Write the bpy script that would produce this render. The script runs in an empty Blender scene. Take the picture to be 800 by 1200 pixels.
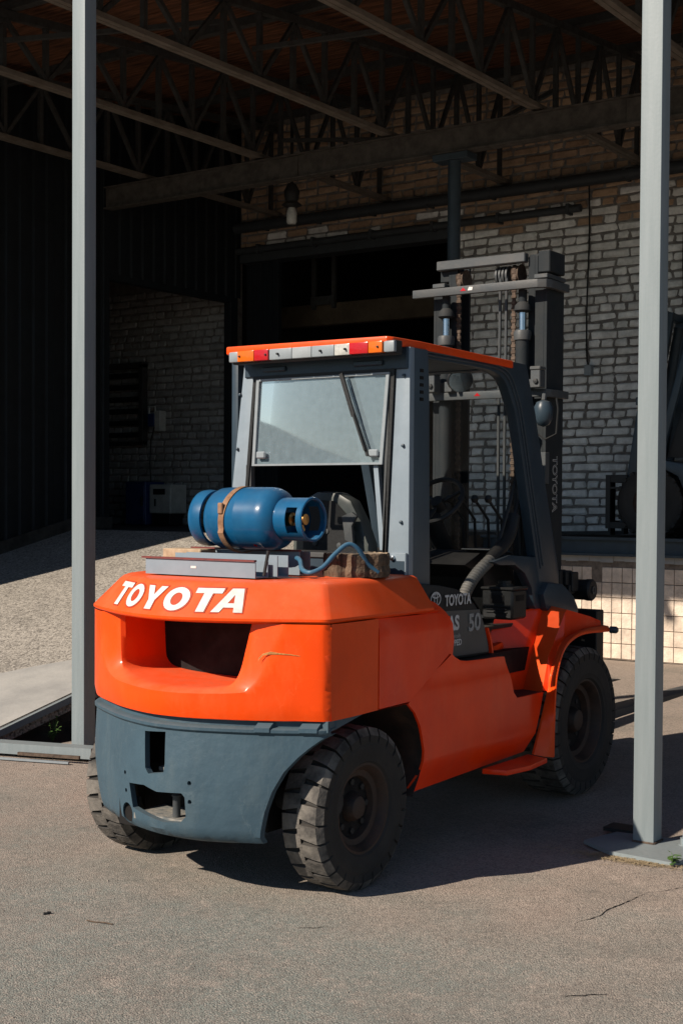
import bpy, bmesh, math, random
import numpy as np
from mathutils import Vector, Matrix
from mathutils.geometry import delaunay_2d_cdt
random.seed(7)
S = bpy.context.scene
COL = S.collection
# ---------------------------------------------------------------- camera
F = 1600.0; TH = math.atan(.7); PITCH = math.radians(1.4); ROLL = .006
cd = bpy.data.cameras.new('camera'); cam = bpy.data.objects.new('camera', cd); COL.objects.link(cam)
S.camera = cam
cd.lens = F / 1200 * 36; cd.sensor_width = 36; cd.sensor_fit = 'AUTO'; cd.shift_y = .0209; cd.clip_end = 2000; cd.clip_start = .05
fwd = Vector((-math.sin(TH) * math.cos(PITCH), math.cos(TH) * math.cos(PITCH), -math.sin(PITCH)))
r0 = Vector((math.cos(TH), math.sin(TH), 0)); u0 = r0.cross(fwd)
rt = r0 * math.cos(ROLL) + u0 * math.sin(ROLL); up = -r0 * math.sin(ROLL) + u0 * math.cos(ROLL)
cam.matrix_world = Matrix(((rt.x, up.x, -fwd.x, 0), (rt.y, up.y, -fwd.y, 0), (rt.z, up.z, -fwd.z, 1.6), (0, 0, 0, 1)))
# ---------------------------------------------------------------- light
EL = math.radians(34); HD = Vector((.365, .931, 0)).normalized()
sd = Vector((HD.x * math.cos(EL), HD.y * math.cos(EL), -math.sin(EL)))
sl = bpy.data.lights.new('sun', 'SUN'); sl.energy = 5.0; sl.angle = math.radians(.5); sl.color = (1, .88, .74)
so = bpy.data.objects.new('sun', sl); COL.objects.link(so); so.rotation_euler = sd.to_track_quat('-Z', 'Y').to_euler()
so.location = (0, 0, 30)
W = bpy.data.worlds.new('World'); S.world = W; W.use_nodes = True
wn = W.node_tree.nodes; wl = W.node_tree.links
sky = wn.new('ShaderNodeTexSky'); sky.sky_type = 'NISHITA'; sky.sun_disc = False; sky.sun_elevation = EL
sky.sun_rotation = math.atan2(-HD.x, -HD.y) ; sky.air_density = 1.0; sky.dust_density = .1; sky.ozone_density = 3.5
wl.new(sky.outputs[0], wn['Background'].inputs[0]); wn['Background'].inputs[1].default_value = .06
S.view_settings.view_transform = 'Standard'; S.view_settings.look = 'None'; S.view_settings.exposure = .6; S.view_settings.gamma = 1
S.cycles.max_bounces = 6; S.cycles.transparent_max_bounces = 12

# ---------------------------------------------------------------- materials
def mk(name, col, rough=.6, metal=0., col2=None, scale=8., amt=.5, bump=.0, bscale=60., dust=0., dustcol=(.30, .25, .20), coat=0., chips=0., chipcol=(.12, .06, .035), spec=.28, detail=6, streak=None, wear=0., wearcol=(.5, .5, .5)):
    m = bpy.data.materials.new(name); m.use_nodes = True; nt = m.node_tree; n = nt.nodes; l = nt.links
    b = n['Principled BSDF']; b.inputs['Roughness'].default_value = rough; b.inputs['Metallic'].default_value = metal
    b.inputs['Coat Weight'].default_value = coat; b.inputs['Coat Roughness'].default_value = .15; b.inputs['Specular IOR Level'].default_value = spec
    tc = n.new('ShaderNodeTexCoord'); mp = n.new('ShaderNodeMapping'); l.new(tc.outputs['Object'], mp.inputs[0])
    if streak: mp.inputs['Scale'].default_value = streak
    no = n.new('ShaderNodeTexNoise'); no.inputs['Scale'].default_value = scale; no.inputs['Detail'].default_value = detail; no.inputs['Roughness'].default_value = .65
    l.new(mp.outputs[0], no.inputs['Vector'])
    rp = n.new('ShaderNodeMapRange'); rp.inputs[1].default_value = .35; rp.inputs[2].default_value = .65; l.new(no.outputs['Fac'], rp.inputs[0])
    mx = n.new('ShaderNodeMixRGB'); mx.inputs[1].default_value = (*col, 1); c2 = col2 or tuple(c * (1 - amt * .5) for c in col); mx.inputs[2].default_value = (*c2, 1)
    l.new(rp.outputs[0], mx.inputs[0]); out = mx.outputs[0]
    if chips:
        n3 = n.new('ShaderNodeTexNoise'); n3.inputs['Scale'].default_value = 26; n3.inputs['Detail'].default_value = 8; n3.inputs['Roughness'].default_value = .7; l.new(tc.outputs['Object'], n3.inputs['Vector'])
        r3 = n.new('ShaderNodeMapRange'); r3.inputs[1].default_value = .74 - chips * .1; r3.inputs[2].default_value = .76 - chips * .1; l.new(n3.outputs['Fac'], r3.inputs[0])
        m3 = n.new('ShaderNodeMixRGB'); l.new(r3.outputs[0], m3.inputs[0]); l.new(out, m3.inputs[1]); m3.inputs[2].default_value = (*chipcol, 1); out = m3.outputs[0]
    if wear:
        mw = n.new('ShaderNodeMapping'); mw.inputs['Scale'].default_value = (1, 1, .35); l.new(tc.outputs['Object'], mw.inputs[0])
        n5 = n.new('ShaderNodeTexNoise'); n5.inputs['Scale'].default_value = 7; n5.inputs['Detail'].default_value = 10; n5.inputs['Roughness'].default_value = .72; l.new(mw.outputs[0], n5.inputs['Vector'])
        r5 = n.new('ShaderNodeMapRange'); r5.inputs[1].default_value = .5; r5.inputs[2].default_value = .75; r5.inputs[4].default_value = wear; l.new(n5.outputs['Fac'], r5.inputs[0])
        m5 = n.new('ShaderNodeMixRGB'); l.new(r5.outputs[0], m5.inputs[0]); l.new(out, m5.inputs[1]); m5.inputs[2].default_value = (*wearcol, 1); out = m5.outputs[0]
        v6 = n.new('ShaderNodeTexVoronoi'); v6.feature = 'DISTANCE_TO_EDGE'; v6.inputs['Scale'].default_value = 5; mv = n.new('ShaderNodeMapping'); mv.inputs['Rotation'].default_value = (.5, .9, .3); mv.inputs['Scale'].default_value = (1, .25, 1.6); l.new(tc.outputs['Object'], mv.inputs[0])
        nw = n.new('ShaderNodeMixRGB'); nw.inputs[0].default_value = .12; l.new(mv.outputs[0], nw.inputs[1]); l.new(n5.outputs['Color'], nw.inputs[2]); l.new(nw.outputs[0], v6.inputs['Vector'])
        r6 = n.new('ShaderNodeMapRange'); r6.inputs[1].default_value = .0; r6.inputs[2].default_value = .006; r6.inputs[3].default_value = wear * .9; r6.inputs[4].default_value = 0; l.new(v6.outputs['Distance'], r6.inputs[0])
        mm = n.new('ShaderNodeMath'); mm.operation = 'MULTIPLY'; l.new(r6.outputs[0], mm.inputs[0]); l.new(rp.outputs[0], mm.inputs[1])
        m6 = n.new('ShaderNodeMixRGB'); l.new(mm.outputs[0], m6.inputs[0]); l.new(out, m6.inputs[1]); m6.inputs[2].default_value = (*[min(1, x * 1.3) for x in wearcol], 1); out = m6.outputs[0]
    rsum = None
    if dust:
        ge = n.new('ShaderNodeNewGeometry'); sx = n.new('ShaderNodeSeparateXYZ'); l.new(ge.outputs['Normal'], sx.inputs[0])
        r2 = n.new('ShaderNodeMapRange'); r2.inputs[1].default_value = .1; r2.inputs[2].default_value = 1.; r2.inputs[3].default_value = .04; r2.inputs[4].default_value = 1; l.new(sx.outputs['Z'], r2.inputs[0])
        n2 = n.new('ShaderNodeTexNoise'); n2.inputs['Scale'].default_value = 5; n2.inputs['Detail'].default_value = 9; n2.inputs['Roughness'].default_value = .7; l.new(tc.outputs['Object'], n2.inputs['Vector'])
        r4 = n.new('ShaderNodeMapRange'); r4.inputs[1].default_value = .3; r4.inputs[2].default_value = .7; r4.inputs[3].default_value = .25; l.new(n2.outputs['Fac'], r4.inputs[0])
        mu = n.new('ShaderNodeMath'); mu.operation = 'MULTIPLY'; l.new(r2.outputs[0], mu.inputs[0]); l.new(r4.outputs[0], mu.inputs[1])
        mu2 = n.new('ShaderNodeMath'); mu2.operation = 'MULTIPLY'; l.new(mu.outputs[0], mu2.inputs[0]); mu2.inputs[1].default_value = dust
        m2 = n.new('ShaderNodeMixRGB'); l.new(mu2.outputs[0], m2.inputs[0]); l.new(out, m2.inputs[1]); m2.inputs[2].default_value = (*dustcol, 1); out = m2.outputs[0]
        rr = n.new('ShaderNodeMapRange'); rr.inputs[3].default_value = rough; rr.inputs[4].default_value = .9; l.new(mu2.outputs[0], rr.inputs[0]); rsum = rr.outputs[0]
    else:
        rr = n.new('ShaderNodeMapRange'); rr.inputs[3].default_value = rough * .85; rr.inputs[4].default_value = min(1, rough * 1.2); l.new(rp.outputs[0], rr.inputs[0]); rsum = rr.outputs[0]
    l.new(rsum, b.inputs['Roughness']); l.new(out, b.inputs['Base Color'])
    if bump:
        nb = n.new('ShaderNodeTexNoise'); nb.inputs['Scale'].default_value = bscale; nb.inputs['Detail'].default_value = 5; l.new(tc.outputs['Object'], nb.inputs['Vector'])
        bp = n.new('ShaderNodeBump'); bp.inputs['Strength'].default_value = bump; bp.inputs['Distance'].default_value = .01; l.new(nb.outputs['Fac'], bp.inputs['Height']); l.new(bp.outputs[0], b.inputs['Normal'])
    return m
M = {}
M['orange'] = mk('orange_paint', (.82, .064, .001), .42, coat=.18, spec=.15, wear=.22, wearcol=(.80, .16, .05), chips=-.15, chipcol=(.25, .05, .02), col2=(.68, .052, .001), scale=3, dust=.40, dustcol=(.50, .22, .12), bump=.05, bscale=9)
M['orange_side'] = mk('shade_side_orange_paint', (.88, .048, .001), .36, coat=.25, spec=.15, wear=.22, wearcol=(.75, .15, .07), chips=-.15, chipcol=(.2, .04, .02), col2=(.74, .034, .002), scale=2.5, dust=.25, dustcol=(.40, .17, .10), bump=.05, bscale=6)  # copy of the orange, shifted redder to paint in the shade-side tone
M['grey'] = mk('blue_grey_cast_paint', (.040, .074, .100), .5, col2=(.032, .06, .083), scale=4, wear=.35, wearcol=(.10, .13, .14), dust=.35, dustcol=(.16, .17, .16), bump=.25, bscale=28, chips=.42, chipcol=(.15, .16, .16))
M['cab'] = mk('blue_grey_cab_paint', (.20, .245, .285), .42, col2=(.165, .205, .24), scale=5, dust=.2, bump=.04, bscale=40)
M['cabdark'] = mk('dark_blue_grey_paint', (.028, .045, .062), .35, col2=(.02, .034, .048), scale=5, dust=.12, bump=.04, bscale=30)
M['cabside'] = mk('shaded_cab_paint', (.055, .08, .10), .4, col2=(.04, .06, .078), scale=3, dust=.15, bump=.04, bscale=30)  # darker copy of the cab paint: shade painted into the pillar side
M['black'] = mk('black_plastic', (.012, .013, .014), .5, dust=.22, dustcol=(.12, .11, .10), bump=.1)
M['blackd'] = mk('dusty_dark_metal', (.02, .021, .022), .6, dust=.3, dustcol=(.13, .11, .09), bump=.15, bscale=50)
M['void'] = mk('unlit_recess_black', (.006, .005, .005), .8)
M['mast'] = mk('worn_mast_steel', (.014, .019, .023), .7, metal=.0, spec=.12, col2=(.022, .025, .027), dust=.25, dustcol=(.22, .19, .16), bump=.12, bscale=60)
M['mastlit'] = mk('worn_lit_steel', (.042, .05, .056), .5, metal=.0, col2=(.06, .062, .062), dust=.18, dustcol=(.22, .2, .18), bump=.1, bscale=60)  # grey steel; on the mast its lighter tone paints in sunlit faces
M['chrome'] = mk('polished_steel', (.45, .50, .55), .22, metal=1)
M['rust'] = mk('rusty_chain', (.10, .07, .05), .75, col2=(.05, .036, .028), scale=40, bump=.2)
M['rustred'] = mk('red_primer', (.16, .035, .03), .6, col2=(.10, .03, .03), scale=30)
M['post'] = mk('galvanised_post_paint', (.19, .222, .235), .5, metal=.0, col2=(.165, .198, .21), scale=5, bump=.06, bscale=60, streak=(7, 7, .5), chips=.08, chipcol=(.12, .10, .08), dust=.2, dustcol=(.2, .17, .14))
M['white'] = mk('white_lettering', (.60, .59, .57), .5, col2=(.48, .46, .43), scale=30)
M['redline'] = mk('red_lettering_edge', (.42, .05, .015), .5)
M['lettergrey'] = mk('light_grey_lettering', (.55, .56, .56), .5, col2=(.45, .45, .45), scale=60)
M['greytext'] = mk('grey_lettering', (.30, .31, .31), .5, col2=(.22, .23, .23), scale=60)
M['blue'] = mk('blue_cylinder_paint', (.003, .078, .185), .35, coat=.3, spec=.15, col2=(.004, .06, .145), scale=6, wear=.3, wearcol=(.03, .14, .24), dust=.15, dustcol=(.16, .2, .22), bump=.05, bscale=20, chips=.18, chipcol=(.18, .22, .25))
M['bluehose'] = mk('blue_hose', (.03, .11, .19), .4, dust=.15, col2=(.022, .08, .14), scale=25)
M['strap'] = mk('brown_leather_strap', (.27, .15, .085), .7, col2=(.17, .09, .05), scale=30, bump=.2)
M['brass'] = mk('brass', (.6, .3, .1), .35, metal=1)
M['wood'] = mk('weathered_wood', (.14, .095, .062), .9, col2=(.03, .021, .015), scale=26, streak=(1, 1, .2), bump=.8, bscale=70)
M['woodend'] = mk('cut_wood', (.40, .30, .20), .85, col2=(.28, .2, .13), scale=20, bump=.2)
M['plank'] = mk('roof_board', (.15, .058, .026), .85, col2=(.028, .013, .008), scale=3, streak=(.8, 6, 6), bump=.25, bscale=30)
M['truss'] = mk('truss_steel', (.040, .042, .042), .7, col2=(.03, .028, .026), scale=12, bump=.1)
M['chord'] = mk('truss_chord_steel', (.15, .13, .11), .7, col2=(.09, .075, .06), scale=10, streak=(1, .4, 1), bump=.1)
M['beam'] = mk('dark_beam', (.075, .065, .056), .8, col2=(.042, .037, .032), scale=8, bump=.2)  # dark brown with darker noise blotches
M['corr'] = mk('dark_corrugated_sheet', (.008, .011, .014), .6, spec=.25, col2=(.006, .008, .010), scale=2)
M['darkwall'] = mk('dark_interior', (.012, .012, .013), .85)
M['gbeam'] = mk('crane_beam', (.08, .058, .036), .8, col2=(.055, .04, .026), scale=4)
M['pipe'] = mk('dark_pipe', (.035, .040, .045), .55, dust=.3, dustcol=(.1, .09, .08))
M['edge'] = mk('blue_steel_edge', (.03, .045, .058), .5, dust=.3, dustcol=(.16, .16, .15), bump=.1)
M['mortar'] = mk('mortar', (.21, .20, .185), .95, col2=(.11, .10, .095), scale=12, bump=.6, bscale=60)
M['grout'] = mk('tile_grout', (.19, .15, .12), .9, col2=(.10, .08, .065), scale=14)
M['conc'] = mk('worn_concrete', (.33, .32, .30), .85, col2=(.24, .235, .225), scale=2.5, bump=.2, bscale=40, dust=0)
M['darkconc'] = mk('dark_concrete', (.045, .042, .038), .9, col2=(.02, .02, .019), scale=5, bump=.4, bscale=25)  # near-black base with darker noise patches
M['amber'] = mk('amber_lens', (.62, .12, .006), .2, coat=.3, scale=80, amt=.3)
M['redlens'] = mk('red_lens', (.40, .010, .014), .2, coat=.3, scale=80, amt=.3)
M['clear'] = mk('clear_lens', (.45, .45, .42), .2, coat=.3, scale=50, amt=.6)
M['capgrey'] = mk('light_bar_casing', (.22, .25, .27), .4, scale=20, amt=.3)
M['tyre'] = mk('tyre_rubber', (.018, .018, .018), .75, col2=(.028, .026, .024), scale=8, bump=.15, bscale=50, dust=.28, dustcol=(.10, .085, .07))
M['tread'] = mk('dusty_tread', (.165, .15, .132), .9, col2=(.035, .034, .033), scale=9, bump=.35, bscale=60)
M['rim'] = mk('dirty_rim', (.022, .018, .016), .6, col2=(.06, .035, .025), scale=10, bump=.15)
M['plate'] = mk('pale_number_plate', (.26, .285, .30), .5, scale=20, amt=.3)
M['shelf'] = mk('scraped_cast_shelf', (.24, .22, .19), .8, col2=(.10, .11, .11), scale=30, bump=.3, chips=.5, chipcol=(.22, .08, .03))
M['seat'] = mk('seat_vinyl', (.075, .085, .08), .3, dust=.25, dustcol=(.13, .12, .11))
M['leaf'] = mk('weed_leaf', (.07, .13, .03), .6, col2=(.04, .09, .02), scale=20)
M['straw'] = mk('dry_straw', (.42, .33, .20), .9, col2=(.3, .23, .14), scale=30)
M['stone'] = mk('pebble', (.27, .23, .19), .9, col2=(.12, .11, .10), scale=30)
M['cream'] = mk('cream_plastic', (.45, .45, .42), .5)
M['bluebox'] = mk('blue_cabinet_paint', (.02, .04, .13), .4)

def glass(name, tint, tr, dustc, dusta):
    m = bpy.data.materials.new(name); m.use_nodes = True; nt = m.node_tree; n = nt.nodes; l = nt.links; n.remove(n['Principled BSDF'])
    t = n.new('ShaderNodeBsdfTransparent'); t.inputs[0].default_value = (*tint, 1); g = n.new('ShaderNodeBsdfGlossy'); g.inputs['Roughness'].default_value = .02
    d = n.new('ShaderNodeBsdfDiffuse'); d.inputs[0].default_value = (*dustc, 1)
    fr = n.new('ShaderNodeFresnel'); fr.inputs[0].default_value = tr; a = n.new('ShaderNodeMixShader'); l.new(fr.outputs[0], a.inputs[0]); l.new(t.outputs[0], a.inputs[1]); l.new(g.outputs[0], a.inputs[2])
    b = n.new('ShaderNodeMixShader'); no = n.new('ShaderNodeTexNoise'); no.inputs['Scale'].default_value = 30; no.inputs['Detail'].default_value = 8
    tc = n.new('ShaderNodeTexCoord'); l.new(tc.outputs['Object'], no.inputs['Vector']); mr = n.new('ShaderNodeMapRange'); mr.inputs[3].default_value = dusta * .7; mr.inputs[4].default_value = dusta * 1.3; l.new(no.outputs['Fac'], mr.inputs[0])
    l.new(mr.outputs[0], b.inputs[0]); l.new(a.outputs[0], b.inputs[1]); l.new(d.outputs[0], b.inputs[2]); l.new(b.outputs[0], n['Material Output'].inputs[0]); return m
M['rglass'] = glass('dusty_sky_tint_glass', (.93, .95, .95), 1.62, (.235, .31, .355), .45)  # dust film coloured blue to paint in the sky reflection
M['fglass'] = glass('cab_glass', (.88, .9, .9), 1.3, (.3, .3, .28), .006)

def brickmat(name, c1, c2, c3):
    m = bpy.data.materials.new(name); m.use_nodes = True; nt = m.node_tree; n = nt.nodes; l = nt.links; b = n['Principled BSDF']; b.inputs['Roughness'].default_value = .9
    oi = n.new('ShaderNodeObjectInfo'); at = n.new('ShaderNodeAttribute'); at.attribute_name = 'bv'
    ad = n.new('ShaderNodeMath'); ad.operation = 'ADD'; l.new(oi.outputs['Random'], ad.inputs[0]); l.new(at.outputs['Fac'], ad.inputs[1])
    fr = n.new('ShaderNodeMath'); fr.operation = 'FRACT'; l.new(ad.outputs[0], fr.inputs[0])
    cr = n.new('ShaderNodeValToRGB'); e = cr.color_ramp.elements; e[0].color = (*c1, 1); e[1].color = (*c2, 1); x = e.new(.5); x.color = (*c3, 1); l.new(fr.outputs[0], cr.inputs[0])
    ge = n.new('ShaderNodeNewGeometry'); no = n.new('ShaderNodeTexNoise'); no.inputs['Scale'].default_value = 9; no.inputs['Detail'].default_value = 8; no.inputs['Roughness'].default_value = .7; l.new(ge.outputs['Position'], no.inputs['Vector'])
    mr = n.new('ShaderNodeMapRange'); mr.inputs[1].default_value = .3; mr.inputs[2].default_value = .7; mr.inputs[3].default_value = .62; mr.inputs[4].default_value = 1.15; l.new(no.outputs['Fac'], mr.inputs[0])
    mx = n.new('ShaderNodeMixRGB'); mx.blend_type = 'MULTIPLY'; mx.inputs[0].default_value = 1; l.new(cr.outputs[0], mx.inputs[1]); l.new(mr.outputs[0], mx.inputs[2]); l.new(mx.outputs[0], b.inputs['Base Color'])
    bp = n.new('ShaderNodeBump'); bp.inputs['Strength'].default_value = .5; bp.inputs['Distance'].default_value = .01
    n2 = n.new('ShaderNodeTexNoise'); n2.inputs['Scale'].default_value = 60; n2.inputs['Detail'].default_value = 5; l.new(ge.outputs['Position'], n2.inputs['Vector']); l.new(n2.outputs['Fac'], bp.inputs['Height']); l.new(bp.outputs[0], b.inputs['Normal'])
    return m
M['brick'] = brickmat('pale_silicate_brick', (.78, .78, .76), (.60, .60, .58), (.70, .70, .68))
M['brickw'] = brickmat('bounce_lit_brick', (.40, .27, .17), (.28, .18, .115), (.36, .25, .17))  # warm bounce light under the roof put into the brick colour
M['brickd'] = brickmat('shaded_brick', (.34, .34, .33), (.24, .24, .23), (.29, .29, .28))  # darker copy of the pale brick: side-room shade put into the colour
M['tile'] = brickmat('cream_tile', (.62, .50, .40), (.50, .41, .33), (.66, .55, .45))

def groundmat(name, base, stain, speck, sp_scale, sp_amt, bump, big=.35, yard=False):
    m = bpy.data.materials.new(name); m.use_nodes = True; nt = m.node_tree; n = nt.nodes; l = nt.links; b = n['Principled BSDF']; b.inputs['Roughness'].default_value = .92; b.inputs['Specular IOR Level'].default_value = .25
    ge = n.new('ShaderNodeNewGeometry'); P = ge.outputs['Position']
    def noise(s, d=8, r=.6):
        q = n.new('ShaderNodeTexNoise'); q.inputs['Scale'].default_value = s; q.inputs['Detail'].default_value = d; q.inputs['Roughness'].default_value = r; l.new(P, q.inputs['Vector']); return q.outputs['Fac']
    def rng(x, a, b_, c=0., d=1.):
        q = n.new('ShaderNodeMapRange'); q.inputs[1].default_value = a; q.inputs[2].default_value = b_; q.inputs[3].default_value = c; q.inputs[4].default_value = d; l.new(x, q.inputs[0]); return q.outputs[0]
    def mix(f, a, c, mode='MIX'):
        q = n.new('ShaderNodeMixRGB'); q.blend_type = mode; l.new(f, q.inputs[0]) if not isinstance(f, float) else setattr(q.inputs[0], 'default_value', f)
        l.new(a, q.inputs[1]) if not isinstance(a, tuple) else setattr(q.inputs[1], 'default_value', (*a, 1))
        l.new(c, q.inputs[2]) if not isinstance(c, tuple) else setattr(q.inputs[2], 'default_value', (*c, 1)); return q.outputs[0]
    if yard:   # browner where vehicles park, greyer weathered asphalt farther out in the yard
        sp = n.new('ShaderNodeSeparateXYZ'); l.new(P, sp.inputs[0]); ma = n.new('ShaderNodeMath'); ma.operation = 'MULTIPLY_ADD'; l.new(noise(1.1, 7, .6), ma.inputs[0]); ma.inputs[1].default_value = 5.; l.new(sp.outputs['Y'], ma.inputs[2])
        c = mix(rng(ma.outputs[0], 7.7, 6.2), base, stain)
    else: c = mix(rng(noise(big, 6, .6), .42, .62), base, stain)
    c = mix(rng(noise(1.4, 9, .72), .50, .68, 0, .65), c, tuple(x * .60 for x in stain))
    c = mix(rng(noise(5.5, 9, .75), .56, .70, 0, .5), c, tuple(x * .5 for x in stain))
    c = mix(rng(noise(11, 8, .75), .50, .72, 0, .45), c, tuple(min(1, x * 1.4) for x in base))
    c = mix(rng(noise(.9, 10, .78), .44, .60, 0, .5), c, tuple(x * .66 for x in base))
    c = mix(rng(noise(4.2, 10, .8), .55, .63, 0, .4), c, tuple(min(1, x * 1.35) for x in base))
    v = n.new('ShaderNodeTexVoronoi'); v.inputs['Scale'].default_value = sp_scale; l.new(P, v.inputs['Vector'])
    bw = n.new('ShaderNodeRGBToBW'); l.new(v.outputs['Color'], bw.inputs[0])
    c = mix(rng(bw.outputs[0], .60, .75, 0, sp_amt), c, speck)
    c = mix(rng(bw.outputs[0], .36, .22, 0, sp_amt * .7), c, tuple(min(1, x * 1.5) for x in base))
    c = mix(rng(noise(120, 4, .7), .3, .7, 0, .35), c, tuple(x * .55 for x in base))
    c = mix(rng(noise(38, 6, .8), .66, .72, 0, .6), c, (.045, .04, .035))
    l.new(c, b.inputs['Base Color'])
    h = n.new('ShaderNodeMath'); h.operation = 'ADD'; l.new(noise(90, 6, .7), h.inputs[0]); l.new(rng(v.outputs['Distance'], 0, .8, 1, 0), h.inputs[1])
    bp = n.new('ShaderNodeBump'); bp.inputs['Strength'].default_value = bump; bp.inputs['Distance'].default_value = .004; l.new(h.outputs[0], bp.inputs['Height'])
    bp2 = n.new('ShaderNodeBump'); bp2.inputs['Strength'].default_value = .25; bp2.inputs['Distance'].default_value = .02; l.new(noise(3.5, 5, .6), bp2.inputs['Height']); l.new(bp.outputs[0], bp2.inputs['Normal']); l.new(bp2.outputs[0], b.inputs['Normal'])
    return m
M['ground'] = groundmat('yard_asphalt', (.325, .268, .225), (.185, .21, .19), (.08, .072, .064), 150, .5, .75, .30, True)
M['ramp'] = groundmat('aggregate_ramp', (.315, .29, .255), (.265, .245, .215), (.09, .08, .072), 70, .9, .8)

# ---------------------------------------------------------------- helpers
ROOT = {}
def thing(name, loc, label, cat, group=None):
    o = bpy.data.objects.new(name, None); COL.objects.link(o); o.location = loc; o.empty_display_size = .1
    o['label'] = label; o['category'] = cat
    if group: o['group'] = group
    ROOT[o.name] = Vector(loc); return o
def link(o, parent):
    COL.objects.link(o)
    if parent is not None:
        o.parent = parent
        o.matrix_parent_inverse = Matrix.Translation(-ROOT[parent.name]) if parent.name in ROOT else Matrix.Translation(-Vector(parent.location))
    return o
def tag(o, label, cat, group=None):
    o['label'] = label; o['category'] = cat
    if group: o['group'] = group
    return o
def struct(o): o['kind'] = 'structure'; return o
WARP = False
CAMP = Vector((0, 0, 1.6))
def kk(y): return .955 + .03 * max(0, min(1, (y - 4.9) / 1.5))
def wv(p): return CAMP + (Vector(p) - CAMP) * kk(p[1])   # sets the truck's depth so that its tail overhangs the rear axle
def fin(name, bm, mat, parent=None, smooth=None, label=None, kind=None, loc=None):
    bmesh.ops.recalc_face_normals(bm, faces=bm.faces) if loc != 'keep' else None
    if WARP:
        for v in bm.verts: v.co = wv(v.co)
    me = bpy.data.meshes.new(name)
    if parent is None or True:
        if bm.verts:
            c = Vector((0, 0, 0))
            for v in bm.verts: c += v.co
            c /= len(bm.verts); z = min(v.co.z for v in bm.verts); c.z = z
        for v in bm.verts: v.co -= c
    bm.to_mesh(me); bm.free()
    mats = mat if isinstance(mat, (list, tuple)) else [mat]
    for x in mats: me.materials.append(M[x] if isinstance(x, str) else x)
    if smooth:
        me.shade_smooth(); me.set_sharp_from_angle(angle=math.radians(smooth))
    o = bpy.data.objects.new(name, me); o.location = c; link(o, parent)
    if label: o['label'] = label
    if kind: o['kind'] = kind
    return o
def bx(bm, x0, x1, y0, y1, z0, z1, bev=0., seg=1, mi=0):
    vs = [bm.verts.new(p) for p in ((x0, y0, z0), (x1, y0, z0), (x1, y1, z0), (x0, y1, z0), (x0, y0, z1), (x1, y0, z1), (x1, y1, z1), (x0, y1, z1))]
    fs = [bm.faces.new([vs[i] for i in f]) for f in ((3, 2, 1, 0), (4, 5, 6, 7), (0, 1, 5, 4), (1, 2, 6, 5), (2, 3, 7, 6), (3, 0, 4, 7))]
    for f in fs: f.material_index = mi
    if bev: bmesh.ops.bevel(bm, geom=list({e for f in fs for e in f.edges}), offset=bev, segments=seg, affect='EDGES', profile=.6)
    return vs
def box(name, b, mat, parent=None, bev=.004, smooth=None, **k):
    bm = bmesh.new(); bx(bm, *b, bev=bev); return fin(name, bm, mat, parent, smooth, **k)
def prism(bm, pts, ax, a0, a1, bev=0., mi=0):
    def P(p, a): return (a, p[0], p[1]) if ax == 'X' else ((p[0], a, p[1]) if ax == 'Y' else (p[0], p[1], a))
    A = [bm.verts.new(P(p, a0)) for p in pts]; B = [bm.verts.new(P(p, a1)) for p in pts]; n = len(pts)
    fs = [bm.faces.new(A), bm.faces.new(B[::-1])] + [bm.faces.new((A[i], B[i], B[(i + 1) % n], A[(i + 1) % n])) for i in range(n)]
    for f in fs: f.material_index = mi
    if bev:
        bmesh.ops.recalc_face_normals(bm, faces=fs)
        bmesh.ops.bevel(bm, geom=list({e for f in fs for e in f.edges}), offset=bev, segments=2, affect='EDGES', profile=.6)
def prismo(name, pts, ax, a0, a1, mat, parent=None, bev=.004, smooth=35, **k):
    bm = bmesh.new(); prism(bm, pts, ax, a0, a1, bev); return fin(name, bm, mat, parent, smooth, **k)
def tube(bm, pts, r, n=10, cap=True, mi=0, rf=None):
    pts = [Vector(p) for p in pts]; rings = []; ref = None
    for i, p in enumerate(pts):
        d = (pts[min(i + 1, len(pts) - 1)] - pts[max(i - 1, 0)]).normalized()
        if ref is None: ref = d.orthogonal().normalized()
        ref = (ref - d * ref.dot(d)).normalized(); b = d.cross(ref); rr = rf(i) if rf else r
        rings.append([bm.verts.new(p + (ref * math.cos(2 * math.pi * j / n) + b * math.sin(2 * math.pi * j / n)) * rr) for j in range(n)])
    for a, b in zip(rings, rings[1:]):
        for j in range(n): bm.faces.new((a[j], a[(j + 1) % n], b[(j + 1) % n], b[j])).material_index = mi
    if cap: bm.faces.new(rings[0][::-1]).material_index = mi; bm.faces.new(rings[-1]).material_index = mi
def tubeo(name, pts, r, mat, parent=None, n=12, **k):
    bm = bmesh.new(); tube(bm, pts, r, n); return fin(name, bm, mat, parent, 40, **k)
def spl(pts, k=6):
    P = [Vector(p) for p in pts]; out = []
    for i in range(len(P) - 1):
        a = P[max(i - 1, 0)]; b = P[i]; c = P[i + 1]; d = P[min(i + 2, len(P) - 1)]
        for t in range(k):
            t /= k; out.append(.5 * ((2 * b) + (c - a) * t + (2 * a - 5 * b + 4 * c - d) * t * t + (3 * b - a - 3 * c + d) * t ** 3))
    return out + [P[-1]]
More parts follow.
